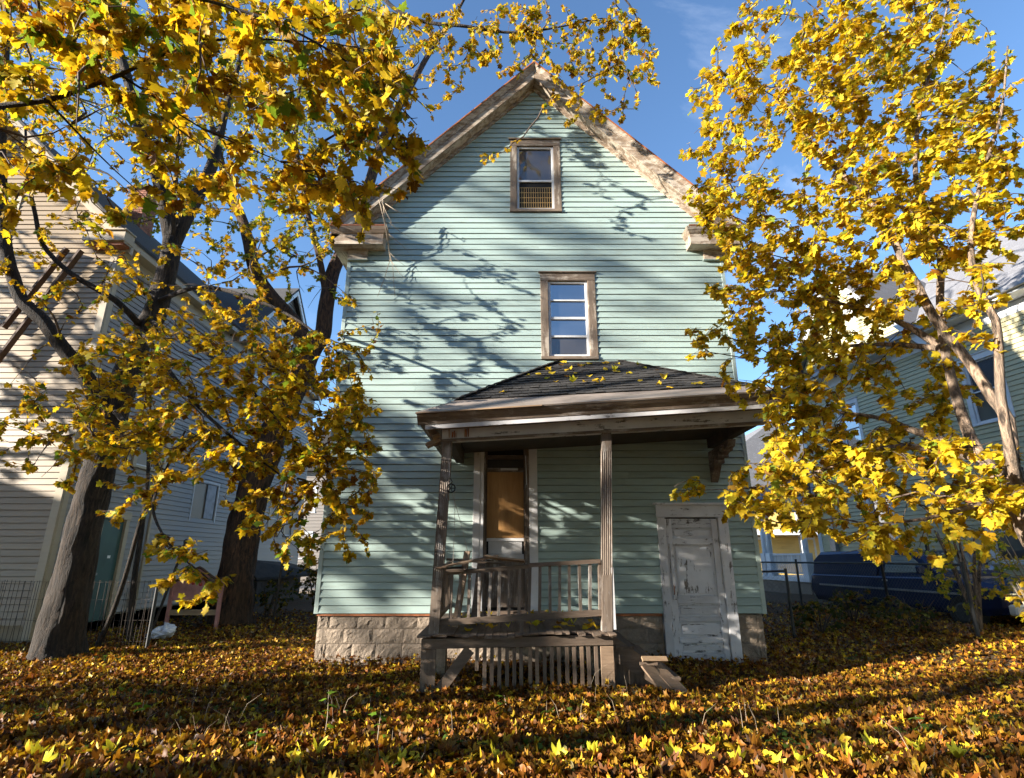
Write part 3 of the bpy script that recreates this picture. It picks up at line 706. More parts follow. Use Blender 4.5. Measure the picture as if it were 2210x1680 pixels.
def shingle_face(bl, br, tl, tr, rows):
    nrm = (br - bl).cross(tl - bl).normalized()
    if nrm.z < 0: nrm = -nrm
    for r in range(rows):
        f0 = r / rows; f1 = (r + 1.35) / rows
        A, B = bl.lerp(tl, f0), br.lerp(tr, f0); A1, B1 = bl.lerp(tl, min(1, f1)), br.lerp(tr, min(1, f1))
        L = (B - A).length; L1 = max(.001, (B1 - A1).length); ax = (B - A).normalized(); x = -random.uniform(0, .12)
        off = (A1 - A).dot(ax)
        while x < L:
            w_ = random.uniform(.12, .155); a_, b_ = max(0, x), min(L, x + w_ - .006)
            if b_ - a_ > .03:
                ta, tb = min(max(a_, off), off + L1), min(max(b_, off), off + L1)
                up = A1 - A - ax * off; lift = .012 + random.uniform(0, .014); dr = random.uniform(-.015, .012)
                p = [A + ax * a_ - up.normalized() * dr + nrm * lift, A + ax * b_ - up.normalized() * (dr + random.uniform(-.006, .006)) + nrm * (lift + random.uniform(-.004, .006)), A + ax * tb + up + nrm * .003, A + ax * ta + up + nrm * .003]
                q = [v - nrm * .007 for v in p]
                allsh.append((p + q, (p[0] - CAM).length))
            x += w_
shingle_face(AL, AR, TL, TR, 15); shingle_face(ALb, AL, TL, TL + Vector((0, -.01, 0)), 11); shingle_face(AR, ARb, TR + Vector((0, -.01, 0)), TR, 11)
SF = [(0, 1, 2, 3), (7, 6, 5, 4), (0, 4, 5, 1), (1, 5, 6, 2), (2, 6, 7, 3), (3, 7, 4, 0)]
front = sorted(range(len(allsh)), key=lambda i: allsh[i][1])
rest = MB()
for n_, i in enumerate(front):
    if n_ < 300: raw('shingle', allsh[i][0], SF, M['shing'], porch)
    else: rest.add(allsh[i][0], SF)
kind(rest.build('shingles', M['shing'], porch), 'stuff')
for a_, b_ in ((AL, TL), (AR, TR)):
    for k in range(14):
        p, q = a_.lerp(b_, k / 14), a_.lerp(b_, (k + 1.25) / 14)
        MB().beam(p + Vector((0, 0, .03)), q + Vector((0, 0, .018)), .15, .012).build('hip_shingle', M['shing'], porch)

# loose things on the porch
def loose(name, p, q, w, h, mt, label, tw=0.0, cat='plank', group='broken planks on the porch rail'):
    return tag(MB().beam(p, q, w, h, twist=tw).build(name, mt), label, cat, group)
loose('broken_plank', (-.98, 7.42, 1.455), (-.18, 7.52, 1.60), .12, .018, M['tan'], 'tan splintered plank lying askew along the porch railing, topmost of the heap', .15)
loose('broken_plank', (-.35, 7.50, 1.59), (.16, 7.44, 1.535), .14, .02, M['fresh'], 'pale broken board end resting on the porch top rail in front of the door', -.2)
loose('broken_plank', (-.86, 7.62, 1.56), (-.1, 7.66, 1.50), .10, .022, M['oldX'], 'grey weathered plank lying behind the splintered board on the porch railing', .1)
loose('broken_plank', (-.84, 7.44, 1.43), (-.62, 7.46, 1.44), .13, .03, M['oldX'], 'short grey board scrap beside the left porch post on the railing', .25)
loose('broken_plank', (-.75, 7.9, .70), (-.62, 8.0, 1.66), .10, .025, M['tan'], 'upright brown board leaning against the porch railing from inside', .3, group='boards leaning on the porch')
loose('broken_plank', (-.52, 8.2, .70), (-.45, 8.5, 1.52), .11, .025, M['oldX'], 'upright grey board propped inside the porch beside the door', .2, group='boards leaning on the porch')
def plank_on(name, p, q, w, mt, lab):
    return tag(MB().beam(p, q, w, .026, up=(.25, -.62, .74)).build(name, mt), lab, 'plank', 'fallen stair boards')
plank_on('fallen_board', (1.64, 7.50, .33), (1.93, 7.30, -.06), .16, M['tan'], 'brown fallen board lying against the broken porch steps')
plank_on('fallen_board', (1.78, 7.56, .30), (2.13, 7.34, -.06), .17, M['tan'], 'wider tan fallen board slanting to the leaves beside the porch steps')
plank_on('broken_tread', (1.60, 7.47, .385), (1.92, 7.52, .375), .07, M['fresh'], 'short broken stair tread with pale sunlit end below the porch')
# clothes-line pulley hanging by the left post
pc = at(973.5, 1054, 7.40)
pul = empty('clothesline_pulley', pc); tag(pul, 'small black clothesline pulley hanging from the left porch post', 'pulley')
m = MB(); ring = [(pc.x + .055 * math.cos(t), pc.y, pc.z + .055 * math.sin(t)) for t in np.linspace(0, 6.283, 19)]
m.tube(ring, .009, 6).build('wheel_rim', M['black'], pul, True)
for k in range(5):
    t = k * 1.2566; MB().tube([pc, (pc.x + .05 * math.cos(t), pc.y, pc.z + .05 * math.sin(t))], .006, 5).build('spoke', M['black'], pul)
MB().tube([(pc.x, pc.y, pc.z + .06), (pc.x + .015, pc.y, pc.z + .085), (pc.x, pc.y, pc.z + .11), (pc.x - .02, pc.y + .04, pc.z + .13), (pc.x - .03, pc.y + .06, pc.z + .13)], .006, 5).build('hook', M['black'], pul)
cd = MB().tube([(pc.x + .01, pc.y + .005, pc.z - .05), (pc.x + .12, pc.y + .3, pc.z - .45), (pc.x + .24, pc.y + .5, pc.z - .95)], .004, 4); cd.build('line', M['rope'], pul)
MB().tube([(pc.x + .05, pc.y, pc.z - .03), (pc.x + .06, pc.y + .02, pc.z - .5), (pc.x + .05, pc.y + .03, pc.z - .95)], .004, 4).build('line', M['rope'], pul)
# dead vine hanging over the left rake
vine = empty('dead_vine', (-2.45, D - .35, 6.0)); tag(vine, 'bare dead vine hanging over the left roof edge of the green house', 'vine')
def vt(pts, r): return MB().tube([at(u, v, Y) for u, v, Y in pts], np.linspace(r, r * .4, len(pts)), 5).build('stem', M['twigpale'], vine, True)
vt([(818, 432, 9.1), (824, 455, 9.12), (832, 490, 9.15), (838, 530, 9.3), (842, 560, 9.4), (830, 600, 9.4), (815, 640, 9.42)], .012)
vt([(826, 430, 9.1), (830, 470, 9.14), (838, 500, 9.2), (840, 540, 9.35), (848, 580, 9.4), (852, 640, 9.43)], .010)
vt([(824, 436, 9.1), (834, 460, 9.1), (845, 480, 9.15), (838, 500, 9.2)], .008)
vt([(832, 440, 9.1), (850, 452, 9.05), (868, 462, 9.1), (884, 460, 9.15)], .008)
vt([(838, 505, 9.25), (850, 515, 9.3), (866, 528, 9.38), (882, 545, 9.42)], .007)
vt([(840, 545, 9.35), (855, 560, 9.4), (875, 575, 9.42)], .006); vt([(842, 560, 9.4), (862, 590, 9.42), (880, 606, 9.44)], .006)
vt([(840, 480, 9.2), (862, 500, 9.3), (890, 515, 9.42)], .006)
# ------------------------------------------------------------------ beige house on the left
LX, LY, LC, LW0, LB = -9.0, 11.2, -12.1, -15.2, 24.2
lh = empty('house', (LC, LY, 0)); tag(lh, 'beige clapboard house with dark shingled roof behind the big left tree', 'house')
LP = 11.9; lsf = lambda x: LP - .30 - abs(x - LC) * .97
PLF = lambda a, o, z: (a, LY - o, z); PLS = lambda a, o, z: (LX + o, a, z)
def span_l(z):
    h = (LP - .30 - z) / .97
    return None if h <= 0 else (max(LW0, LC - h), min(LX, LC + h))
fw_ = MB().sweep([(LW0, LY + .15, -.2), (LX, LY + .15, -.2), (LX, LY + .15, lsf(LX)), (LC, LY + .15, LP - .3), (LW0, LY + .15, lsf(LX))],
                 [(LW0, LY + .25, -.2), (LX, LY + .25, -.2), (LX, LY + .25, lsf(LX)), (LC, LY + .25, LP - .3), (LW0, LY + .25, lsf(LX))]).build('front_wall', M['beige'], lh)
lw = [(-12.6, -11.55, 8.3, 9.75), (-11.3, -10.2, 5.0, 6.6)]
siding(fw_, PLF, .35, LP - .3, .125, span_l, [hz(*lw[0])], M['beige'], joint=.2)
window(lh, PLF, *lw[0], .13, (M['beige_trim'], M['beige_trim']), M['alu'], M['glassblue'], rails=(.5,))
box('corner_board', LX - .14, LX + .02, LY - .025, LY + .02, .1, lsf(LX), M['beige_trim'], lh)
box('corner_board', LX + .0, LX + .025, LY + .021, LY + .16, .1, lsf(LX), M['beige_trim'], lh)
box('foundation', LW0, LX - .02, LY + .26, LB, -.3, .34, M['mortar'], lh)
GY0, GY1, GC = 16.6, 23.8, 20.2; EZ = 8.62
sw = box('side_wall', LX - .12, LX - .02, LY + .26, LB, -.2, EZ - .1, M['greysid'], lh)
sdoor = (12.35, 13.32, .25, 2.55); w1 = (13.0, 14.1, 3.62, 5.2); w2_ = (15.75, 17.15, 2.55, 3.72); w3 = (20.9, 21.9, 2.3, 3.7); w4 = (22.4, 23.3, 2.3, 3.7); w5 = (18.3, 19.3, 6.2, 7.7)
siding(sw, PLS, .38, EZ, .125, lambda z: (LY + .17, LB), [hz(*w) for w in (w1, w2_, w3, w4, w5)] + [(sdoor[0] + .02, sdoor[1] - .02, -1, sdoor[3] - .06)], M['greysid'], joint=.3)
box('back_wall', LW0, LX, LB + .02, LB + .12, -.2, EZ, M['greysid'], lh)
box('west_wall', LW0 + .0, LW0 + .1, LY + .26, LB, -.2, EZ, M['beige'], lh)
for w in (w1,): window(lh, PLS, *w, .13, (M['beige_trim'], M['beige_trim']), M['alu'], M['glassdim'], rails=(.5,), out=.05)
box('window_shutter', LX + .05, LX + .07, w1[1] + .01, w1[1] + .2, w1[2], w1[3], M['beige_trim'], lh)
window(lh, PLS, *w2_, .06, (M['whitetrim'], M['whitetrim']), M['dark'], [M['glassdim']], rails=(), out=.02, head=.06, cap=False, sill=False)
box('curtain', LX + .0, LX + .012, w2_[0] + .74, w2_[1] - .16, w2_[2] + .1, w2_[3] - .1, M['blind'], lh)
for w in (w3, w4): window(lh, PLS, *w, .12, (M['browntrim'], M['beige_trim']), M['alu'], M['glassdim'], rails=(.5,), out=.03)
window(lh, PLS, *w5, .1, (M['whitetrim'], M['whitetrim']), M['alu'], M['glassblue'], rails=(.5,), out=.03)
# side door
c = Vector((LX, 12.8, .25)); sd = empty('side_door', c); sd.parent = lh; sd.location = c - W[lh.name]
pbox('door_slab', PLS, sdoor[0] + .13, sdoor[1] - .13, -.05, -.012, sdoor[2], sdoor[3] - .16, M['greendoor'], sd)
pbox('door_casing', PLS, sdoor[0], sdoor[0] + .12, -.04, .04, sdoor[2], sdoor[3] - .15, M['beige_trim'], sd)
pbox('door_casing', PLS, sdoor[1] - .12, sdoor[1], -.04, .04, sdoor[2], sdoor[3] - .15, M['beige_trim'], sd)
pbox('head_casing', PLS, sdoor[0] - .02, sdoor[1] + .02, -.04, .045, sdoor[3] - .148, sdoor[3] + .03, M['beige_trim'], sd)
pbox('number_plate', PLS, 12.86, 12.95, -.011, -.004, 1.55, 1.61, M['paper'], sd, .001)
pbox('door_knob', PLS, 12.54, 12.58, -.011, .05, 1.2, 1.25, M['gutter'], sd)
pbox('downspout', PLS, 13.95, 14.02, .052, .11, .3, 3.5, M['beige_trim'], lh)
# roof
def lroof(sx):
    xe = LC + sx * (LX - LC + .32); ze = LP - abs(xe - LC) * .97
    pts = [(LC, LP), (xe, ze), (xe, ze - .08), (LC, LP - .08)]
    MB().sweep([(x, LY - .32, z) for x, z in pts], [(x, LB + .3, z) for x, z in pts]).build('roof', M['roof'], lh)
    for nm, pr, mt in (('rake_fascia', [(LY - .3, .085), (LY - .2, .085), (LY - .2, .27), (LY - .3, .27)], 'beige_trim'), ('rake_frieze', [(LY - .07, .275), (LY + .02, .275), (LY + .02, .42), (LY - .07, .42)], 'beige_trim'), ('rake_soffit', [(LY - .198, .245), (LY + .02, .245), (LY + .02, .272), (LY - .198, .272)], 'beige_trim')):
        MB().sweep([(LC, y, LP - d) for y, d in pr], [(xe, y, ze - d) for y, d in pr]).build(nm, M[mt], lh)
lroof(-1); lroof(1)
box('cornice_return', LX - .62, LX + .33, LY - .34, LY - .02, 8.36, 8.60, M['beige_trim'], lh)
box('return_cap', LX - .66, LX + .36, LY - .38, LY - .02, 8.602, 8.64, M['beige_trim'], lh)
box('return_soffit', LX - .55, LX + .28, LY - .27, LY - .02, 8.28, 8.358, M['rustX'], lh)
box('eave', LX + .001, LX + .3, LY + .0, LB, 8.36, 8.56, M['beige_trim'], lh)
box('frieze_board', LX + .001, LX + .03, LY + .17, LB, 8.05, 8.355, M['beige_trim'], lh)
# cross gable on the side
gm = [(LX + .14, GY0, 8.5), (LX + .14, GY1, 8.5), (LX + .14, GC, 11.75)]
gw = MB().sweep([(LX - 2.9, y, z) for _, y, z in gm], [(LX + .10, y, z) for _, y, z in gm]).build('cross_gable_wall', M['greysid'], lh)
PG = lambda a, o, z: (LX + .12 + o, a, z)
siding(gw, PG, 8.5, 11.7, .125, lambda z: (GC - (11.75 - z) * 1.1, GC + (11.75 - z) * 1.1), [(19.6, 20.8, 8.9, 10.2)], M['greysid'], joint=0)
window(lh, PG, 19.6, 20.8, 8.9, 10.3, .1, (M['whitetrim'], M['whitetrim']), M['alu'], M['glassdim'], rails=(.5,))
for s in (-1, 1):
    ye = GC + s * 3.85; ze = 11.9 - 3.85 * .91
    pts = [(GC, 11.95), (ye, ze), (ye, ze - .1), (GC, 11.85)]
    MB().sweep([(LX - 3.1, y, z) for y, z in pts], [(LX + .42, y, z) for y, z in pts]).build('cross_roof', M['roof'], lh)
    pts = [(GC, 11.84), (ye, ze - .11), (ye, ze - .3), (GC, 11.62)]
    MB().sweep([(LX + .34, y, z) for y, z in pts], [(LX + .40, y, z) for y, z in pts]).build('rake_fascia', M['whitetrim'], lh)
# brick chimney, brick by brick
ch = box('chimney', -11.93, -11.37, 14.72, 15.28, 10.5, 12.58, M['mortar'], lh, .002)
for r in range(24):
    z = 10.62 + r * .081
    for s in range(4):
        for k in range(3):
            a0 = -.285 + k * .19 + (.0 if r % 2 else .095) - .0
            a1 = min(a0 + .18, .285); a0 = max(a0, -.285)
            if a1 - a0 < .03: continue
            cx, cy = -11.65, 15.0; o = .29 + random.uniform(-.003, .004)
            if s == 0: box('brick', cx + a0, cx + a1, cy - o, cy - .27, z, z + .07, M['brick'], ch, .003)
            elif s == 1: box('brick', cx + .27, cx + o, cy + a0, cy + a1, z, z + .07, M['brick'], ch, .003)
            elif s == 2 and r > 10: box('brick', cx - o, cx - .27, cy + a0, cy + a1, z, z + .07, M['brick'], ch, .003)
box('chimney_cap', -12.0, -11.3, 14.65, 15.35, 12.585, 12.68, M['mortar'], lh)
# brown diagonal timbers against the front wall
for (a, b, y) in (((176, 541), (-14, 790), 10.98), ((145, 537), (8, 708), 11.06)):
    MB().beam(at(*a, y), at(*b, y), .05, .13, up=(0, 1, 0)).build('diagonal_timber', M['brace'], lh)
# slanted cellar hatch by the side wall
box('cellar_bulkhead', LX + .04, LX + .62, 19.25, 23.15, -.1, .80, M['under'], lh)
raw('cellar_hatch', [(LX + .05, 19.2, 1.5), (LX + .05, 23.2, 1.35), (LX + 1.5, 23.2, .95), (LX + .6, 19.2, .9), (LX + .05, 19.2, 1.42), (LX + .05, 23.2, 1.27), (LX + 1.5, 23.2, .87), (LX + .6, 19.2, .82)],
    [(0, 1, 2, 3), (7, 6, 5, 4), (0, 4, 5, 1), (1, 5, 6, 2), (2, 6, 7, 3), (3, 7, 4, 0)], M['under'], lh)

# ------------------------------------------------------------------ straw house on the right (rotated about its base)
RA = math.atan(.165)
rh = empty('house', (12.3, 13.5, 0), RA); tag(rh, 'straw yellow clapboard house with blue-white trim beside the parked pickup', 'house')
RX, RY = 12.3, 13.5
PR = lambda a, o, z: (RX - o, RY + a, z)
RE = 7.7; r0, r1 = -7.5, 7.3
rw = box('side_wall', RX + .14, RX + .25, RY + r0, RY + r1, 0, RE, M['straw'], rh)
rwin = [(-.35, .75, 4.85, 6.7), (4.4, 5.4, 4.85, 6.7), (-.2, 1.1, 1.4, 3.05), (3.8, 4.8, 1.75, 3.5), (-4.6, -3.5, 4.85, 6.7)]
siding(rw, PR, .75, RE, .125, lambda z: (r0, r1), [hz(*w) for w in rwin], M['straw'], joint=.3)
for i, w in enumerate(rwin): window(rh, PR, *w, .12, (M['whitetrim'], M['whitetrim']), M['whitetrim'], M['glassblue'] if i == 1 else [M['glassdim'], M['glass']], rails=(.5,), out=.03)
box('corner_board', RX - .03, RX + .1, RY + r1 - .15, RY + r1 + .02, .5, RE, M['whitetrim'], rh)
box('foundation', RX + .03, RX + 7.8, RY + r0, RY + r1, -.3, .74, M['mortar'], rh)
box('front_wall', RX + .26, RX + 8, RY + r1 - .12, RY + r1, .5, RE, M['straw'], rh)
box('rear_wall', RX + .26, RX + 8, RY + r0, RY + r0 + .12, .5, RE, M['straw'], rh)
box('frieze_board', RX - .03, RX - .001, RY + r0, RY + r1 - .2, RE - .35, RE - .05, M['whitetrim'], rh)
box('eave', RX - .5, RX + .1, RY + r0 - .3, RY + r1 + .3, RE - .04, RE + .16, M['whitetrim'], rh)
box('gutter', RX - .62, RX - .505, RY + r0 - .3, RY + r1 + .3, RE + .03, RE + .15, M['gutter'], rh)
MB().sweep([(RX - .5, RY + r0 - .3, RE + .17), (RX + 4, RY + r0 - .3, RE + 3.9), (RX + 8.5, RY + r0 - .3, RE + .17)], [(RX - .5, RY + r1 + .3, RE + .17), (RX + 4, RY + r1 + .3, RE + 3.9), (RX + 8.5, RY + r1 + .3, RE + .17)]).build('roof', M['roofgrey'], rh)
# wall gable with white trim over the eave
PR2 = lambda a, o, z: (RX - .1 - o, RY + a, z)
gb = MB().sweep([(RX + 2.6, RY + 1.6, RE + .15), (RX + 2.6, RY + 7.0, RE + .15), (RX + 2.6, RY + 4.3, RE + 3.5)], [(RX - .08, RY + 1.6, RE + .15), (RX - .08, RY + 7.0, RE + .15), (RX - .08, RY + 4.3, RE + 3.5)]).build('gable_wall', M['straw'], rh)
siding(gb, PR2, RE + .2, RE + 3.4, .125, lambda z: (4.3 - (RE + 3.5 - z) * .8, 4.3 + (RE + 3.5 - z) * .8), [(3.8, 4.8, RE + .5, RE + 2.0)], M['straw'], joint=0, seg=2)
window(rh, PR2, 3.75, 4.85, RE + .45, RE + 2.1, .13, (M['whitetrim'], M['whitetrim']), M['whitetrim'], M['glassblue'], rails=(.5,))
for s in (-1, 1):
    pts = [(4.3, RE + 3.75), (4.3 + s * 3.2, RE - .15), (4.3 + s * 3.2, RE - .32), (4.3, RE + 3.55)]
    MB().sweep([(RX - .5, RY + y, z) for y, z in pts], [(RX + 3.2, RY + y, z) for y, z in pts]).build('gable_roof', M['roofgrey'], rh)
    pts = [(4.3, RE + 3.54), (4.3 + s * 3.2, RE - .33), (4.3 + s * 3.2, RE - .6), (4.3, RE + 3.24)]
    MB().sweep([(RX - .48, RY + y, z) for y, z in pts], [(RX - .4, RY + y, z) for y, z in pts]).build('gable_fascia', M['whitetrim'], rh)
# street porch beyond: floor, columns, railing, roof
c = Vector((RX, RY + 9, 0)); rp = empty('street_porch', c); rp.parent = rh; rp.location = c - W[rh.name]
py0, py1 = r1 + .05, r1 + 3.0
box('porch_floor', RX - .6, RX + 6, RY + py0, RY + py1, .7, .86, M['whitetrim'], rp)
box('porch_skirt', RX - .55, RX + 6, RY + py0 + .02, RY + py1 - .05, 0, .69, M['mortar'], rp)
for yy in (py0 + .2, py1 - .25, py1 - .6):
    MB().tube([(RX - .42, RY + yy, .86), (RX - .42, RY + yy, 3.35)], .10, 12).build('column', M['whitetrim'], rp, True)
    box('column_base', RX - .56, RX - .28, RY + yy - .14, RY + yy + .14, .86, 1.7, M['whitetrim'], rp)
box('porch_beam', RX - .62, RX + 6, RY + py0, RY + py1 + .1, 3.36, 3.7, M['whitetrim'], rp)
MB().sweep([(RX - .95, RY + py0, 3.72), (RX + 6, RY + py0, 3.72), (RX + 6, RY + py0, 4.7), (RX + .2, RY + py0, 4.7)], [(RX - .95, RY + py1 + .4, 3.72), (RX + 6, RY + py1 + .4, 3.72), (RX + 6, RY + py1 - 1.0, 4.7), (RX + .2, RY + py1 - 1.0, 4.7)]).build('porch_roof', M['roofgrey'], rp)
MB().box(RX - .46, RX - .38, RY + py0 + .35, RY + py1 - .4, 1.62, 1.69).build('handrail', M['whitetrim'], rp)
MB().box(RX - .46, RX - .38, RY + py0 + .35, RY + py1 - .4, .96, 1.02).build('handrail', M['whitetrim'], rp)
for k in range(20):
    yy = py0 + .42 + k * .105
    MB().box(RX - .44, RX - .40, RY + yy, RY + yy + .04, 1.022, 1.618).build('baluster', M['whitetrim'], rp)
pbox('electric_meter', PR, 6.35, 6.6, .02, .16, 1.75, 2.15, M['gutter'], rh)
pbox('meter_pipe', PR, 6.44, 6.49, .02, .07, 2.16, 4.4, M['gutter'], rh)

# ------------------------------------------------------------------ yellow house across the street
yh = empty('house', (20, 42, 0)); tag(yh, 'sunlit golden yellow house across the street with white porch posts', 'house')
PY = lambda a, o, z: (a, 42 - o, z)
ywl = box('wall', 13, 27, 42.1, 50, 0, 6.2, M['yellow'], yh)
siding(ywl, PY, .5, 6.2, .2, lambda z: (13, 27), [], M['yellow'], joint=0, seg=1)
for a in (14.2, 17.6, 21, 24.4):
    for z in (1.2, 4.0): window(yh, PY, a, a + 1.2, z, z + 1.7, .14, (M['whitetrim'], M['whitetrim']), M['whitetrim'], M['glass'], rails=(.5,))
MB().sweep([(12.4, 41.4, 6.2), (27.6, 41.4, 6.2), (20, 41.4, 11.5)], [(12.4, 50.5, 6.2), (27.6, 50.5, 6.2), (20, 50.5, 11.5)]).build('roof', M['roofgrey'], yh)
for a in (13.3, 16.9, 20.3, 23.7, 26.8): box('porch_post', a - .1, a + .1, 39.9, 40.1, .1, 3.0, M['whitetrim'], yh)
box('porch_roof', 12.8, 27.2, 39.6, 41.95, 3.0, 3.35, M['whitetrim'], yh)
box('chimney', 21.5, 22.3, 45, 45.8, 9, 12.4, M['brick'], yh)

# ------------------------------------------------------------------ pickup truck with a cap
TX, TY = 9.0, 14.2
tr = empty('pickup_truck', (TX + .95, TY, 0), RA); tag(tr, 'dark blue pickup truck with a cap over its bed, parked by the straw house', 'truck')
TG = .12
def tx(x, y, z): return (TX + x, TY + y, z + TG)      # x 0..1.9 across, y +2.7 rear .. -2.7 front
def loft(name, secs, mt, sm=False):
    """secs: list of (y, loop of (x,z))"""
    n = len(secs[0][1]); V = [tx(x, y, z) for y, lp in secs for x, z in lp]
    F = [(i * n + k, i * n + (k + 1) % n, (i + 1) * n + (k + 1) % n, (i + 1) * n + k) for i in range(len(secs) - 1) for k in range(n)]
    F += [tuple(range(n))[::-1], tuple((len(secs) - 1) * n + k for k in range(n))]
    return raw(name, V, F, mt, tr, sm)
def sec(w, z0, z1, r=.06, inset=.0):
    a, b = inset, 1.9 - inset
    a += (0); return [(a + .04, z0), (b - .04, z0), (b, z0 + .12), (b + .0, z0 + (z1 - z0) * .6), (b - .03, z1 - r), (b - r - .03, z1), (a + r + .03, z1), (a + .03, z1 - r), (a, z0 + (z1 - z0) * .6), (a, z0 + .12)]
loft('body', [(2.72, sec(1, .45, 1.0)), (2.6, sec(1, .32, 1.02)), (.3, sec(1, .30, 1.03)), (-1.0, sec(1, .30, 1.05)), (-1.3, sec(1, .32, 1.06)), (-2.3, sec(1, .34, .98, .1)), (-2.62, sec(1, .38, .90, .12, .06)), (-2.72, sec(1, .42, .80, .12, .12))], M['truck'], False)
def cabsec(z1, ins): return [(.06, 1.0), (1.84, 1.0), (1.84 - ins, z1 - .07), (1.84 - ins - .08, z1), (.06 + ins + .08, z1), (.06 + ins, z1 - .07)]
loft('cab', [(.28, cabsec(1.55, .10)), (.10, cabsec(1.60, .13)), (-.55, cabsec(1.62, .14)), (-.78, cabsec(1.58, .13)), (-1.45, cabsec(1.09, .03))], M['truck'])
loft('bed_cap', [(2.66, cabsec(1.42, .06)), (2.45, cabsec(1.58, .09)), (.36, cabsec(1.62, .09))], M['truck'])
def sidewin(name, pts, mt=M['glassdim']):
    # pane a little proud of the left side, following its slope
    xs = lambda z: .06 + (z - 1.0) / .55 * .115 - .004
    V = [tx(xs(z), y, z) for y, z in pts] + [tx(xs(z) + .006, y, z) for y, z in pts]; n = len(pts)
    raw(name, V, [tuple(range(n)), tuple(range(2 * n - 1, n - 1, -1))] + [(i, n + i, n + (i + 1) % n, (i + 1) % n) for i in range(n)], mt, tr)
sidewin('cap_window', [(2.3, 1.12), (2.2, 1.45), (1.45, 1.48), (1.45, 1.12)]); sidewin('cap_window', [(1.4, 1.12), (1.4, 1.48), (.6, 1.49), (.6, 1.12)])
sidewin('door_window', [(.12, 1.1), (.05, 1.50), (-.62, 1.50), (-1.15, 1.12)], M['glass'])
raw('windscreen', [tx(.2, -1.38, 1.14), tx(1.7, -1.38, 1.14), tx(1.6, -.83, 1.555), tx(.3, -.83, 1.555), tx(.2, -1.36, 1.13), tx(1.7, -1.36, 1.13), tx(1.6, -.81, 1.545), tx(.3, -.81, 1.545)], [(0, 1, 2, 3), (7, 6, 5, 4), (0, 4, 5, 1), (1, 5, 6, 2), (2, 6, 7, 3), (3, 7, 4, 0)], M['glassblue'], tr)
MB().cbox(*[c for c in (TX - .14, TX + .03, TY - 1.12, TY - 1.0, TG + 1.10, TG + 1.26)], .02).build('side_mirror', M['truck'], tr)
MB().cbox(TX - .018, TX - .003, TY - .02, TY + .14, TG + .90, TG + .94, .004).build('door_handle', M['alu'], tr)
MB().cbox(TX - .012, TX - .002, TY - 2.2, TY + 2.4, TG + .70, TG + .745, .003).build('side_trim', M['gutter'], tr)
MB().cbox(TX + .1, TX + 1.8, TY - 2.85, TY - 2.68, TG + .38, TG + .58, .03).build('front_bumper', M['alu'], tr)
MB().cbox(TX + .1, TX + 1.8, TY + 2.70, TY + 2.85, TG + .40, TG + .58, .03).build('rear_bumper', M['alu'], tr)
for x in (.12, 1.5): MB().cbox(TX + x, TX + x + .28, TY - 2.74, TY - 2.62, TG + .62, TG + .78, .02).build('headlight', M['glassblue'], tr)
MB().cbox(TX + .42, TX + 1.48, TY - 2.76, TY - 2.66, TG + .60, TG + .78, .01).build('grille', M['black'], tr)
for y in (1.65, -1.85):
    for x in (.0, 1.68):
        cpt = Vector((TX + x + .11, TY + y, TG + .36)); wh = empty('wheel', cpt); wh.parent = tr; wh.location = cpt - W[tr.name]
        m = MB(); m.tube([(TX + x - .01, TY + y, TG + .36), (TX + x + .02, TY + y, TG + .36), (TX + x + .2, TY + y, TG + .36), (TX + x + .23, TY + y, TG + .36)], [.31, .36, .36, .31], 20).build('tyre', M['tyre'], wh)
        MB().tube([(TX + x - .03, TY + y, TG + .36), (TX + x - .012, TY + y, TG + .36)], [.16, .20], 14).build('rim', M['darkmetal'], wh)
MB().box(TX + 1.1, TX + 1.16, TY - .2, TY - .14, TG + 1.6, TG + 1.9).build('antenna', M['black'], tr)

# ------------------------------------------------------------------ fences, posts, odd things
def fence(label, pts, h, mt, sp=2.4, mesh=.09, dia=True, wires=None, posts=True):
    root = empty('chain_link_fence' if dia else 'wire_fence', (pts[0][0], pts[0][1], float(gz(*pts[0])))); tag(root, label, 'fence')
    net = MB()
    for (a, b) in zip(pts[:-1], pts[1:]):
        a, b = Vector((*a, 0)), Vector((*b, 0)); L = (b - a).length; d = (b - a) / L; n = max(1, round(L / sp))
        if posts:
            for k in range(n + 1):
                p = a + d * (L * k / n); z = float(gz(p.x, p.y))
                MB().tube([p + Vector((0, 0, z - .1)), p + Vector((0, 0, z + h + .05))], .03, 8).build('post', mt, root)
        z0, z1 = float(gz(a.x, a.y)), float(gz(b.x, b.y))
        if dia: MB().tube([a + Vector((0, 0, z0 + h)), b + Vector((0, 0, z1 + h))], .022, 7).build('top_rail', mt, root)
        k = 0
        if dia:
            m_ = int(L / mesh)
            for i in range(-int(h / mesh), m_):
                for s in (0, 1):
                    t0, t1 = i * mesh, i * mesh + h
                    c0, c1 = max(0, t0), min(L, t1)
                    if c1 <= c0: continue
                    zz0, zz1 = c0 - t0, c1 - t0
                    if s: zz0, zz1 = h - zz0, h - zz1
                    net.tube([a + d * c0 + Vector((0, .004 * s, z0 + zz0)), a + d * c1 + Vector((0, .004 * s, z0 + zz1))], .0024, 3, False)
        else:
            x = 0
            while x < L:
                j = random.uniform(-.03, .03); net.tube([a + d * x + Vector((0, 0, z0)), a + d * (x + j * .5) + Vector((0, j, z0 + h * .5)), a + d * (x + j) + Vector((0, 0, z0 + h + random.uniform(-.02, .03)))], .0035, 4, False); x += mesh
            for zz in (.15, .5, .85, h): net.tube([a + Vector((0, .01, z0 + zz)), a.lerp(b, .5) + Vector((0, .03, z0 + zz - .03)), b + Vector((0, .01, z1 + zz))], .0035, 4, False)
    kind(net.build('wire_mesh', M['gwire'] if not dia else mt, root), 'stuff')
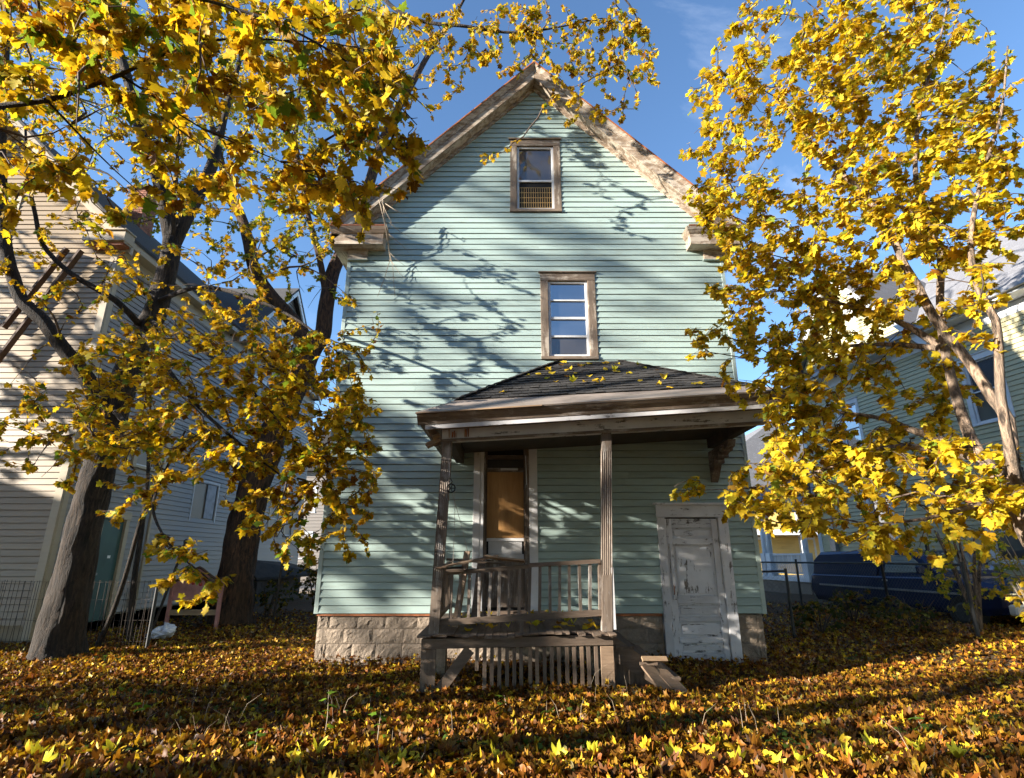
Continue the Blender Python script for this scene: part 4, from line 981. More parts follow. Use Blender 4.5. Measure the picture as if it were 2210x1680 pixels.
fence('rusty upright wire fence sagging behind the big left tree', [(-12.5, 10.6), (-9.6, 10.55), (-6.5, 10.75)], 1.15, M['darkmetal'], 3.2, .062, False)
fence('dark chain-link fence running past the parked pickup', [(8.0, 10.3), (7.9, 12.4), (7.4, 18.8)], 1.22, M['darkmetal'], 3.1)
fence('short chain-link gate section between the green house and the right yard', [(4.35, 12.1), (5.55, 11.8)], 1.25, M['darkmetal'], 1.2)
def single_post(p, q, r, label, mt):
    o = MB().tube([p, Vector(p).lerp(Vector(q), .5), q], [r, r * .95, r * .9], 8).build('metal_post', mt); m2 = None
    return tag(o, label, 'post')
b_ = at(330, 1338, 13.5); b_.z = .0
o = empty('metal_post', b_); tag(o, 'leaning rusty metal post with a ball top beside the green side door', 'post')
MB().tube([b_ - Vector((0, 0, .1)), b_ + Vector((.45, 0, 1.9))], .03, 8).build('pole', M['gwire'], o); MB().tube([b_ + Vector((.44, 0, 1.86)), b_ + Vector((.455, 0, 1.93)), b_ + Vector((.465, 0, 1.98))], [.03, .055, .02], 8).build('ball_top', M['gwire'], o, True)
b_ = at(590, 1335, 15.0); b_.z = 0
o = empty('metal_post', b_); tag(o, 'plain grey fence post standing alone in the dark gap by the green house', 'post')
MB().tube([b_ - Vector((0, 0, .1)), b_ + Vector((.06, 0, 1.42))], .028, 8).build('pole', M['gwire'], o); MB().tube([b_ + Vector((.06, 0, 1.40)), b_ + Vector((.06, 0, 1.46))], [.036, .03], 8).build('post_cap', M['gwire'], o)
# old pink headboard
hb = at(415, 1330, 13.6); hb.z = 0
o = empty('headboard', hb); tag(o, 'faded pink carved bed headboard leaning in the shade by the brown tree', 'headboard')
n = 15; L0 = []; 
for i in range(n): 
    t = i / (n - 1); L0.append((hb.x - .55 + 1.1 * t, 0, 1.02 + .33 * math.sin(math.pi * t) - .08 * abs(math.sin(2 * math.pi * t))))
loopa = [(x, hb.y, z) for x, _, z in L0] + [(hb.x + .55, hb.y, .62), (hb.x - .55, hb.y, .62)]
MB().sweep(loopa, [(x, y + .035, z) for x, y, z in loopa]).build('panel', M['pink'], o)
MB().tube([(x, hb.y - .01, z) for x, _, z in L0], .03, 7).build('scroll_top', M['brace'], o, True)
for s in (-.57, .57): MB().box(hb.x + s - .035, hb.x + s + .035, hb.y - .02, hb.y + .05, -.05, 1.08).build('leg', M['pink'], o)
MB().box(hb.x - .54, hb.x + .54, hb.y, hb.y + .03, .3, .42).build('lower_rail', M['fresh'], o)
for k, (dx_, dz_) in enumerate(((-.1, .0), (.08, -.03), (0, .07))): MB().tube([(hb.x + dx_, hb.y - .002, 1.0 + dz_), (hb.x + dx_, hb.y - .014, 1.0 + dz_)], [.045, .03], 8).build('painted_flower', M['redpaint'], o)
# white bag
bb = at(356, 1336, 12.2); V = []; F = []; nu, nv = 26, 14
for j in range(nv + 1):
    for i in range(nu):
        th, ph = 6.283 * i / nu, math.pi * j / nv; r = 1 + .16 * math.sin(3 * th + j * .5) + .14 * abs(math.sin(7 * th - j)) + random.uniform(-.1, .1)
        V.append((bb.x + .25 * r * math.sin(ph) * math.cos(th), bb.y + .16 * r * math.sin(ph) * math.sin(th), max(0.0, .10 + .12 * math.cos(ph) * (1 + .3 * math.sin(5 * th)) + random.uniform(-.02, .02) + .05 * math.cos(th))))
for j in range(nv):
    for i in range(nu): F.append((j * nu + i, j * nu + (i + 1) % nu, (j + 1) * nu + (i + 1) % nu, (j + 1) * nu + i))
F += [tuple(range(nu))[::-1], tuple(nv * nu + i for i in range(nu))]
tag(raw('plastic_bag', V, F, M['bag'], None, False), 'crumpled white plastic bag lying by the wire fence', 'bag')
# pale house further back, seen in the gap left of the green house
ph_ = empty('house', (-9, 37, 0)); tag(ph_, 'pale grey house far back in the gap beside the brown tree', 'house')
PP = lambda a, o, z: (a, 37 - o, z)
pw = box('wall', -16, -3, 37.1, 45, 0, 7.0, M['greysid'], ph_); siding(pw, PP, .6, 7.0, .2, lambda z: (-16, -3), [], M['greysid'], joint=0, seg=1)
MB().sweep([(-16.5, 36.6, 7.0), (-2.5, 36.6, 7.0), (-9.5, 36.6, 11.5)], [(-16.5, 45.4, 7.0), (-2.5, 45.4, 7.0), (-9.5, 45.4, 11.5)]).build('roof', M['roof'], ph_)
for a in (-14, -10.5, -7.4, -5):
    for z in (1.4, 4.3): window(ph_, PP, a, a + 1.1, z, z + 1.7, .13, (M['whitetrim'], M['whitetrim']), M['whitetrim'], M['glass'], rails=(.5,))
# ------------------------------------------------------------------ leaves
HALF = [(.12, -.08), (.34, -.09), (.53, .01), (.45, .13), (.38, .22), (.52, .34), (.64, .57), (.45, .55), (.29, .54), (.32, .70), (.17, .78)]
OUT_HI = [(0, 0)] + HALF + [(0, 1.0)] + [(-x, y) for x, y in HALF[::-1]]
HALF_L = [(.49, -.02), (.38, .22), (.60, .56), (.28, .54)]
OUT_LO = [(0, 0)] + HALF_L + [(0, 1.0)] + [(-x, y) for x, y in HALF_L[::-1]]
def template(out, petiole=True):
    n = len(out); v = [(x, y) for x, y in out] + [(0, .36)]
    f = [(n, i, (i + 1) % n) for i in range(n)]
    if petiole:
        k = len(v); v += [(-.012, 0), (.012, 0), (0.0, -.55)]; f += [(k, k + 2, k + 1)]
    return np.array(v, float), np.array(f, int)
T_HI, F_HI = template(OUT_HI); T_LO, F_LO = template(OUT_LO); T_GR, F_GR = template(OUT_LO, False)
def frames(fwd, up):
    """rotation matrices with columns side, fwd, normal"""
    f = fwd / np.linalg.norm(fwd, axis=1, keepdims=True)
    s = np.cross(f, up); s /= np.maximum(np.linalg.norm(s, axis=1, keepdims=True), 1e-6); n = np.cross(s, f)
    return np.stack([s, f, n], -1)
def leaf_arrays(T, pos, Rm, size, shift, fold, curl):
    x, y = T[:, 0], T[:, 1]; N = len(pos)
    ex = rng.uniform(.85, 1.15, (N, 1)); asym = rng.uniform(-.12, .12, (N, 1))
    xx = x[None] * ex + asym * y[None] * (1 - y[None]); yy = np.repeat((y + shift)[None], N, 0)
    zz = -fold[:, None] * np.abs(x)[None] + curl[:, None] * ((y[None] - .4) ** 2) + .10 * rng.normal(size=(N, 1)) * x[None] + rng.normal(0, .025, (N, len(x))) * (np.abs(x)[None] > .2)
    L = np.stack([xx, yy, zz], -1) * size[:, None, None]
    return np.einsum('nij,nkj->nki', Rm, L) + pos[:, None, :]
def mesh_np(name, verts, faces, colors, mt, c=(0, 0, 0)):
    me = bpy.data.meshes.new(name); nv, nf = len(verts), len(faces); fl = faces.shape[1]
    me.vertices.add(nv); me.vertices.foreach_set('co', np.ascontiguousarray(verts - np.array(c), dtype=np.float32).ravel())
    me.loops.add(nf * fl); me.loops.foreach_set('vertex_index', np.ascontiguousarray(faces, dtype=np.int32).ravel())
    me.polygons.add(nf); me.polygons.foreach_set('loop_start', np.arange(0, nf * fl, fl, dtype=np.int32))
    if colors is not None:
        ca = me.color_attributes.new('Col', 'FLOAT_COLOR', 'POINT'); ca.data.foreach_set('color', np.ascontiguousarray(colors, dtype=np.float32).ravel())
    me.update(calc_edges=True); me.materials.append(mt); return me
def leaves_mesh(name, T, F, pos, Rm, size, colr, mt, parent, shift=.55, fold=None, curl=None, c=None):
    N = len(pos); fold = rng.normal(.12, .16, N) if fold is None else fold; curl = rng.normal(-.25, .3, N) if curl is None else curl
    V = leaf_arrays(T, pos, Rm, size, shift, fold, curl); k = len(T)
    faces = (F[None] + (np.arange(N) * k)[:, None, None]).reshape(-1, 3)
    edge = 1 + .10 * rng.normal(size=(N, k, 1)); brown = (np.abs(T[:, 0]) > .42) | (T[:, 1] > .9); bs = rng.beta(.6, 1.6, (N, 1, 1)) * brown[None, :, None] * rng.uniform(.3, 1, (N, k, 1))
    cc = colr[:, None, :] * edge * (1 - bs) + bs * np.array([.12, .05, .015]); cc = np.clip(cc, 0, 1); cc = np.concatenate([cc, np.ones((N, k, 1))], -1).reshape(-1, 4)
    c = (W[parent.name] if parent is not None else Vector((0, 0, 0))) if c is None else c
    me = mesh_np(name, V.reshape(-1, 3), faces, cc, mt, c)
    return link(name, me, mt, parent, c)
PAL = {  # leaf colours, linear
    'gold': [((.66, .47, .022), 5), ((.72, .56, .035), 4), ((.52, .35, .018), 3), ((.46, .42, .035), 2.0), ((.22, .29, .035), .6), ((.28, .14, .02), .5)],
    'amber': [((.60, .40, .018), 5), ((.66, .48, .025), 4), ((.48, .29, .014), 3), ((.42, .38, .035), 1.6), ((.16, .25, .03), 1.0), ((.18, .08, .012), .7)],
    'green': [((.46, .43, .040), 5), ((.60, .48, .035), 4), ((.26, .33, .035), 3.0), ((.12, .20, .025), 1.3), ((.66, .50, .04), 2.5)],
    'litter': [((.25, .105, .013), 6), ((.38, .20, .016), 5.5), ((.56, .38, .024), 4.2), ((.13, .050, .010), 5), ((.20, .068, .012), 4), ((.06, .027, .008), 4.0), ((.18, .16, .03), .6), ((.36, .27, .13), .3)],
    'dark': [((.05, .06, .015), 4), ((.12, .10, .02), 2), ((.08, .045, .02), 2)],
    'bushy': [((.05, .07, .015), 4), ((.10, .10, .02), 2), ((.3, .22, .03), 1.5), ((.22, .10, .02), 1)]}
def pal(name, N):
    p = PAL[name]; w = np.array([b for _, b in p], float); idx = rng.choice(len(p), N, p=w / w.sum())
    c = np.array([a for a, _ in p])[idx]; return np.clip(c * rng.lognormal(0, .16, (N, 1)) * (1 + .06 * rng.normal(size=(N, 3))), .004, .95)
LEAF_PROTO = {}
def leaf_protos(palname, mt):
    key = palname + mt.name
    if key not in LEAF_PROTO:
        out = []
        for k in range(10):
            V = leaf_arrays(T_HI, np.zeros((1, 3)), np.eye(3)[None], np.ones(1), .55, rng.normal(.12, .14, 1), rng.normal(-.25, .25, 1))[0]
            c = pal(palname, 1); cc = np.concatenate([np.repeat(c, len(V), 0) * (1 + .08 * rng.normal(size=(len(V), 1))), np.ones((len(V), 1))], 1)
            out.append(mesh_np('leaf', V, F_HI, cc, mt))
        LEAF_PROTO[key] = out
    return LEAF_PROTO[key]
CAMN = np.array(CAM)
def project(p):
    d = p - CAMN; x = d[:, 0]; f = d[:, 1] * CT + d[:, 2] * ST; u = -d[:, 1] * ST + d[:, 2] * CT
    return 1105 + FPX * x / np.maximum(f, .01), 840 - FPX * u / np.maximum(f, .01), f
def mat4(Rm, s, p):
    m = Matrix.Identity(4)
    for i in range(3):
        for j in range(3): m[i][j] = float(Rm[i, j]) * float(s)
        m[i][3] = float(p[i])
    return m

# ------------------------------------------------------------------ trees
def bez(a, b, c, n):
    t = np.linspace(0, 1, n)[:, None]; return (1 - t) ** 2 * a + 2 * t * (1 - t) * b + t * t * c
def resample(pts, rad, step=.18):
    pts = np.array(pts, float); rad = np.array(rad, float)
    # Catmull-Rom through the control points
    P = np.vstack([2 * pts[0] - pts[1], pts, 2 * pts[-1] - pts[-2]]); out = []; ro = []
    for i in range(1, len(P) - 2):
        L = np.linalg.norm(P[i + 1] - P[i]); n = max(2, int(L / step))
        for k in range(n):
            t = k / n; a, b, c, d = P[i - 1], P[i], P[i + 1], P[i + 2]
            out.append(.5 * (2 * b + (c - a) * t + (2 * a - 5 * b + 4 * c - d) * t * t + (3 * b - a - 3 * c + d) * t ** 3)); ro.append(rad[i - 1] + (rad[i] - rad[i - 1]) * t)
    out.append(pts[-1]); ro.append(rad[-1]); return np.array(out), np.array(ro)
def px(lst): return [tuple(at(u, v, Y)) for u, v, Y in lst]
def tree(name, label, base, limbs, tips, palname, bark, leaf=M['leaf'], lsize=(.10, .145), per=12, hi=True, single=0, spread=.55, twigr=.004, droop=.25, tlen=.7, group=None, cat='tree', face=.0, maxlink=9.0, bare=0.0, roll=.45):
    root = empty(name, base); tag(root, label, cat, group)
    nodes = []; ndir = []
    for i, lb in enumerate(limbs):
        P, Rr = resample(lb['p'], lb['r'], .09 if (i == 0 and lb['r'][0] > .3) else .18); n = (44 if Rr[0] > .3 else 16) if i == 0 else (12 if Rr[0] > .05 else 7)
        jit = .07 if i == 0 else .025
        MB().tube([Vector(q) for q in P], list(Rr), n, True, jit).build(lb.get('name', 'trunk' if i == 0 else 'limb'), bark, root, True)
        if lb.get('grow', True):
            d = np.gradient(P, axis=0); d /= np.linalg.norm(d, axis=1, keepdims=True)
            s = int(len(P) * lb.get('from', .15)); nodes += list(P[s:]); ndir += list(d[s:])
    tips = np.array(tips, float)
    if len(tips) == 0: return root
    nodes = np.array(nodes); ndir = np.array(ndir)
    order = rng.permutation(len(tips)); nmain = max(1, len(tips) // 6)
    d0 = np.array([np.min(np.linalg.norm(nodes - t, axis=1)) for t in tips])
    main = sorted(order[:nmain], key=lambda i: d0[i]); restt = sorted(order[nmain:], key=lambda i: d0[i])
    tw = MB(); LP, LF = [], []
    capn = len(nodes)
    buf = np.zeros((capn + len(tips) * 16, 3)); bd = np.zeros_like(buf); buf[:capn] = nodes; bd[:capn] = ndir; cnt = capn
    for idx, ti in enumerate(list(main) + list(restt)):
        tp = tips[ti]; dv = tp - buf[:cnt]; dist = np.linalg.norm(dv, axis=1)
        cosv = np.einsum('ij,ij->i', dv, bd[:cnt]) / np.maximum(dist, 1e-4)
        cost = dist * (1.25 - .45 * cosv) + .12; k = int(np.argmin(np.where(dist > .12, cost, 9e9)))
        L = dist[k]
        if L > maxlink: continue
        a = buf[k]; bdir = bd[k]; m = a + bdir * L * .42 + np.array([0, 0, .06 * L]) + rng.normal(0, .07 * L, 3)
        end = tp - np.array([0, 0, droop * min(L, 1.0) * .3]); n = int(np.clip(L / .16, 4, 14)); C = bez(a, m, end, n)
        C[1:-1] += rng.normal(0, .012, (n - 2, 3))
        r0 = twigr * (1.0 + 1.5 * min(L, 4)) * (1.5 if idx < nmain else 1.0); rr = np.linspace(r0, twigr * .6, n)
        tw.tube([Vector(q) for q in C], list(rr), 4 if r0 < .012 else 6, False)
        dd = np.gradient(C, axis=0); dd /= np.maximum(np.linalg.norm(dd, axis=1, keepdims=True), 1e-6)
        st = 2; buf[cnt:cnt + n - st] = C[st:]; bd[cnt:cnt + n - st] = dd[st:]; cnt += n - st
        if rng.random() < bare: continue
        np_ = int(rng.poisson(per)); Lt = min(L, tlen)
        if np_ == 0: continue
        f = 1 - rng.beta(1.0, 1.3, np_) * (Lt / L); f = np.clip(f, 0, 1) * (n - 1); i0 = np.minimum(f.astype(int), n - 2); fr = (f - i0)[:, None]
        LP.append(C[i0] * (1 - fr) + C[i0 + 1] * fr); LF.append(dd[i0])
    kind(tw.build('twigs', M['twig'], root, True), 'stuff')
    if not LP: return root
    pos = np.concatenate(LP); tdir = np.concatenate(LF); N = len(pos)
    size = rng.uniform(*lsize, N) * rng.choice([1, 1, .85, .65, 1.2], N)
    side = np.cross(tdir, [0, 0, 1]) * rng.choice([-1, 1], (N, 1)); fwd = tdir * rng.uniform(.1, .9, (N, 1)) + side * rng.uniform(.3, 1.0, (N, 1)) + rng.normal(0, .3, (N, 3)); fwd[:, 2] -= rng.uniform(.2, 1.2, N)
    up = np.array([0, 0, 1.0]) + rng.normal(0, roll, (N, 3)) + face * np.array(SUN_FROM)
    Rm = frames(fwd, up); c = pal(palname, N)
    u, v, f = project(pos); ok = (u > -120) & (u < 2330) & (v > -120) & (v < 1800) & (f > .6)
    size = np.where((f < 1.9) & (f > 0), 0.0, size); keep = size > 0
    pos, Rm, size, c, f, ok = pos[keep], Rm[keep], size[keep], c[keep], f[keep], ok[keep]
    sing = np.zeros(len(pos), bool)
    if single:
        big = np.argsort(-(size / f) * ok)[:single]; sing[big] = True
        pr = leaf_protos(palname, leaf)
        for i in big:
            o = bpy.data.objects.new('leaf', pr[int(rng.integers(len(pr)))]); col.objects.link(o); o.parent = root
            o.matrix_basis = Matrix.Translation(-Vector(W[root.name])) @ mat4(Rm[i], size[i], pos[i])
    T, F = (T_HI, F_HI) if hi else (T_LO, F_LO); q = ~sing
    kind(leaves_mesh('crown', T, F, pos[q], Rm[q], size[q], c[q], leaf, root), 'stuff')
    print(name, 'leaves', len(pos), 'tips', len(tips)); return root
def cloud(lst, seed=0):
    """lst of (u, v, Y, ru, rv, rY, n): tips filling ellipses at a distance"""
    out = []
    for u, v, Y, ru, rv, rY, n in lst:
        while n > 0:
            a, b = rng.uniform(-1, 1, 2)
            if a * a + b * b > 1: continue
            p = at(u + a * ru, v + b * rv, max(1.2, Y + rng.uniform(-1, 1) * rY)); n -= 1
            if p.z < .25 or (HL - .3 < p.x < HR + .3 and p.y > 9.0): continue
            out.append(tuple(p))
    return out
def ball(lst):
    out = []
    for x, y, z, rx, ry, rz, n in lst:
        while n > 0:
            d = rng.uniform(-1, 1, 3)
            if d @ d > 1: continue
            out.append((x + d[0] * rx, y + d[1] * ry, z + d[2] * rz)); n -= 1
    return out

# big maple on the left
b0 = at(118, 1428, 9.8); b0.z = 0
trunk = px([(118, 1436, 9.8), (124, 1405, 9.8), (133, 1357, 9.8), (158, 1249, 9.8), (181, 1142, 9.8), (208, 1034, 9.8), (240, 912, 9.8), (295, 750, 9.8), (332, 679, 9.8), (360, 589, 9.8), (372, 517, 9.8)])
T1 = [dict(p=trunk, r=[.46, .375, .325, .29, .26, .245, .23, .21, .195, .175, .165]),
      dict(p=px([(372, 530, 9.8), (345, 400, 9.7), (316, 323, 9.6), (294, 251, 9.6), (273, 161, 9.5), (244, 72, 9.4), (223, -5, 9.3), (200, -130, 9.2)]), r=[.15, .125, .115, .105, .095, .085, .075, .05]),
      dict(p=px([(372, 525, 9.8), (400, 470, 9.9), (431, 413, 10.1), (460, 352, 10.3), (485, 251, 10.4), (520, 120, 10.4), (560, -40, 10.3)]), r=[.16, .15, .135, .12, .07, .05, .03]),
      dict(p=px([(370, 520, 9.75), (377, 441, 9.5), (384, 323, 9.3), (396, 180, 9.2), (420, 30, 9.1)]), r=[.06, .045, .035, .025, .015]),
      dict(p=px([(222, 905, 9.7), (201, 840, 9.5), (172, 797, 9.3), (126, 739, 9.1), (90, 689, 9.0), (47, 650, 8.9), (29, 599, 8.8), (14, 546, 8.7), (4, 430, 8.6), (2, 300, 8.5), (12, 120, 8.4), (20, -60, 8.3)]), r=[.15, .14, .13, .12, .115, .11, .105, .10, .09, .08, .06, .04]),
      dict(p=px([(300, 700, 9.6), (251, 650, 9.3), (151, 589, 9.0), (93, 528, 8.9), (77, 467, 8.8), (62, 387, 8.7), (55, 280, 8.6)]), r=[.06, .055, .045, .04, .035, .03, .02]),
      dict(p=px([(318, 690, 9.6), (410, 740, 9.0), (500, 800, 8.4), (575, 880, 7.9), (640, 960, 7.4), (720, 1060, 7.0)]), r=[.05, .04, .03, .022, .016, .008]),
      dict(p=px([(305, 715, 9.6), (365, 800, 8.8), (430, 880, 8.2), (520, 960, 7.6), (610, 1030, 7.2)]), r=[.045, .035, .027, .02, .01]),
      dict(p=px([(250, 890, 9.6), (300, 950, 8.8), (345, 1020, 8.0), (330, 1100, 7.2), (370, 1180, 6.7), (450, 1250, 6.4)]), r=[.05, .035, .025, .018, .012, .006]),
      dict(p=px([(340, 650, 9.7), (430, 620, 9.2), (530, 640, 8.6), (640, 690, 8.0), (740, 770, 7.6)]), r=[.05, .04, .03, .02, .01]),
      dict(p=px([(220, 0, 9.3), (420, -150, 9.0), (700, -130, 8.8), (860, 25, 8.6), (1010, 58, 8.4), (1130, 70, 8.3), (1300, 40, 8.3)]), r=[.07, .06, .05, .04, .03, .022, .01]),
      dict(p=px([(600, -150, 8.8), (900, -190, 8.4), (1150, -120, 8.2), (1330, -20, 8.1), (1400, 90, 8.1)]), r=[.04, .035, .03, .02, .008])]
tips1 = cloud([(470, 850, 7.4, 330, 190, .9, 440), (250, 1000, 8.0, 160, 110, .7, 40), (640, 960, 7.2, 180, 230, .6, 190), (190, 850, 8.6, 190, 130, .8, 60), (380, 640, 8.8, 220, 120, .8, 70), (90, 930, 8.2, 110, 100, .6, 34),
               (330, 1170, 6.6, 45, 30, .2, 6), (395, 1190, 6.4, 60, 45, .2, 7), (430, 1265, 6.3, 95, 40, .2, 13), (265, 1085, 7.4, 90, 40, .3, 9), (655, 1190, 6.8, 70, 40, .3, 7), (770, 1130, 7.2, 45, 90, .3, 12), (775, 700, 8.4, 45, 130, .3, 14), (780, 900, 7.4, 50, 100, .3, 14),
               (1215, 90, 8.3, 215, 95, .7, 120), (1330, 120, 8.2, 95, 120, .5, 56), (1300, 250, 8.2, 60, 35, .3, 8), (1060, 330, 8.4, 30, 14, .2, 2), (1030, 60, 8.4, 150, 70, .6, 46), (960, 150, 8.6, 90, 90, .5, 34), (1210, 220, 8.2, 50, 50, .3, 8), (1400, 180, 8.1, 25, 90, .3, 8),
               (150, 330, 8.8, 180, 200, .8, 80), (330, 200, 9.4, 260, 220, .8, 120), (560, 480, 8.8, 190, 140, .7, 90), (120, 560, 8.6, 140, 120, .6, 34)])
T1_ROOT = tree('maple_tree', 'large maple with a thick dark trunk by the wire fence and spotted yellow leaves', b0, T1, tips1, 'amber', M['bark'], per=15, single=300, lsize=(.050, .090), twigr=.0055, bare=.12, tlen=.85)

# near maple overhanging from the left (trunk out of the picture)
b4 = Vector((-6.6, 3.0, 0))
T4 = [dict(p=[(-6.6, 3.0, -.1), (-6.55, 3.0, 1.5), (-6.4, 3.05, 3.2), (-6.3, 3.1, 5.0), (-6.2, 3.1, 7.2), (-6.1, 3.0, 9.5)], r=[.28, .22, .19, .17, .14, .09]),
      dict(p=[(-6.35, 3.1, 4.3)] + px([(-120, 235, 3.3), (0, 229, 3.3), (101, 217, 3.3), (162, 198, 3.3), (260, 162, 3.3), (325, 130, 3.3), (415, 98, 3.3), (505, 83, 3.35), (615, 88, 3.4), (720, 94, 3.5), (800, 110, 3.6)]), r=[.035, .024, .021, .019, .017, .015, .013, .011, .009, .007, .005, .003]),
      dict(p=[(-6.25, 3.1, 5.6)] + px([(-100, -120, 3.2), (150, -60, 3.2), (400, -10, 3.2), (620, 60, 3.3), (800, 170, 3.5), (900, 270, 3.7)]), r=[.035, .022, .017, .013, .010, .007, .004]),
      dict(p=px([(260, 162, 3.3), (340, 215, 3.5), (440, 280, 3.7), (560, 330, 3.9), (700, 390, 4.1)]), r=[.010, .008, .006, .005, .003]),
      dict(p=px([(101, 217, 3.3), (180, 300, 3.5), (250, 370, 3.8), (330, 440, 4.1)]), r=[.009, .007, .005, .003])]
tips4 = cloud([(620, 110, 3.6, 320, 140, .7, 110), (800, 200, 3.8, 150, 130, .6, 46), (540, 310, 4.1, 280, 150, .7, 70), (250, 120, 3.6, 290, 160, .7, 80), (90, 60, 3.5, 150, 120, .6, 44), (760, 370, 4.2, 130, 90, .4, 22), (905, 330, 4.0, 35, 70, .2, 5), (250, 380, 4.3, 260, 110, .5, 34), (780, 470, 4.2, 60, 45, .2, 6), (480, 40, 3.5, 330, 80, .6, 46), (40, 420, 4.2, 80, 120, .4, 14)])
tree('maple_tree', 'near maple whose large spotted golden leaves hang from a thin dark branch across the sky', b4, T4, tips4, 'amber', M['bark'], per=13, single=300, lsize=(.052, .098), tlen=.75, droop=.5, twigr=.0045, bare=.15, roll=.7)

# maple on the right, several pale stems
b3 = Vector((4.75, 4.9, 0))
J = at(2185, 1010, 4.9)
T3 = [dict(p=[(4.84, 4.9, -.1), (4.82, 4.9, .7), tuple(at(2215, 1130, 4.9)), tuple(J)], r=[.16, .125, .10, .075]),
      dict(p=[tuple(J)] + px([(2176, 908, 4.95), (2140, 858, 5.0), (2097, 790, 5.1), (2014, 683, 5.2), (1982, 621, 5.25), (1953, 574, 5.3), (1935, 531, 5.35), (1903, 477, 5.4), (1860, 416, 5.5), (1800, 360, 5.6), (1727, 273, 5.7), (1680, 190, 5.8)]), r=[.058, .052, .049, .047, .044, .041, .039, .037, .034, .03, .023, .015, .008]),
      dict(p=[tuple(at(2192, 1060, 4.9))] + px([(2115, 985, 5.1), (2079, 905, 5.3), (2061, 847, 5.4), (2040, 760, 5.5), (2029, 668, 5.55), (2028, 538, 5.6), (1992, 467, 5.65), (1975, 359, 5.7), (1990, 220, 5.7), (2030, 80, 5.7), (2060, -60, 5.7)]), r=[.060, .054, .050, .047, .044, .040, .036, .032, .027, .02, .014, .008]),
      dict(p=[tuple(at(2200, 1075, 4.9))] + px([(2178, 960, 4.75), (2160, 860, 4.7), (2156, 760, 4.7), (2148, 690, 4.7), (2112, 625, 4.7), (2095, 520, 4.75), (2120, 380, 4.8), (2160, 250, 4.8), (2175, 100, 4.8)]), r=[.045, .042, .040, .037, .035, .031, .026, .02, .014, .008]),
      dict(p=px([(2115, 985, 5.1), (2030, 950, 5.4), (1960, 925, 5.6), (1910, 905, 5.8), (1840, 893, 6.0), (1760, 885, 6.2)]), r=[.05, .042, .034, .026, .018, .008]),
      dict(p=px([(2120, 990, 5.1), (2040, 975, 5.3), (1980, 965, 5.4), (1905, 968, 5.6), (1850, 985, 5.7), (1790, 1010, 5.8), (1650, 1050, 6.0), (1520, 1058, 6.2)]), r=[.045, .038, .032, .026, .02, .016, .01, .004]),
      dict(p=px([(2040, 760, 5.5), (2010, 735, 5.6), (1930, 690, 5.8), (1860, 668, 5.9), (1770, 645, 6.1), (1680, 628, 6.3)]), r=[.045, .04, .032, .024, .016, .007]),
      dict(p=px([(2040, 755, 5.5), (1950, 745, 5.8), (1860, 745, 6.0), (1760, 755, 6.2), (1640, 775, 6.4), (1530, 760, 6.6)]), r=[.035, .028, .022, .016, .010, .004]),
      dict(p=px([(1992, 467, 5.65), (1920, 440, 5.8), (1820, 430, 6.0), (1700, 420, 6.2)]), r=[.03, .022, .015, .006]),
      dict(p=px([(2200, 1090, 4.9), (2110, 1090, 4.8), (2000, 1120, 4.8), (1900, 1130, 4.9)]), r=[.035, .026, .016, .006])]
tips3 = cloud([(1800, 330, 5.9, 310, 290, .7, 470), (1980, 300, 5.4, 230, 320, .8, 300), (1730, 650, 6.2, 210, 150, .6, 200), (1880, 800, 5.8, 240, 190, .7, 120), (1560, 320, 6.3, 95, 200, .4, 80), (1800, 50, 5.6, 240, 110, .7, 120), (2110, 480, 4.8, 120, 260, .6, 60), (1880, 1060, 5.5, 310, 120, .8, 130), (1950, 1080, 5.8, 270, 130, .8, 80), (1760, 1000, 6.0, 130, 90, .6, 40), (1850, 850, 6.0, 200, 120, .6, 50), (2110, 1060, 4.6, 120, 130, .5, 28), (1620, 1065, 6.1, 120, 55, .4, 24), (1480, 1050, 6.3, 60, 18, .1, 5), (1550, 740, 6.5, 90, 50, .3, 14), (1640, 520, 6.4, 95, 130, .4, 54), (1650, 780, 6.3, 100, 90, .4, 26), (1720, 940, 6.1, 110, 90, .5, 46), (1690, 860, 6.2, 90, 60, .4, 20)])
tree('maple_tree', 'multi-stemmed maple with pale trunks and bright yellow leaves in front of the straw house', b3, T3, tips3, 'gold', M['barkpale'], per=14, single=300, lsize=(.048, .088), face=.25, bare=.06, tlen=.85)

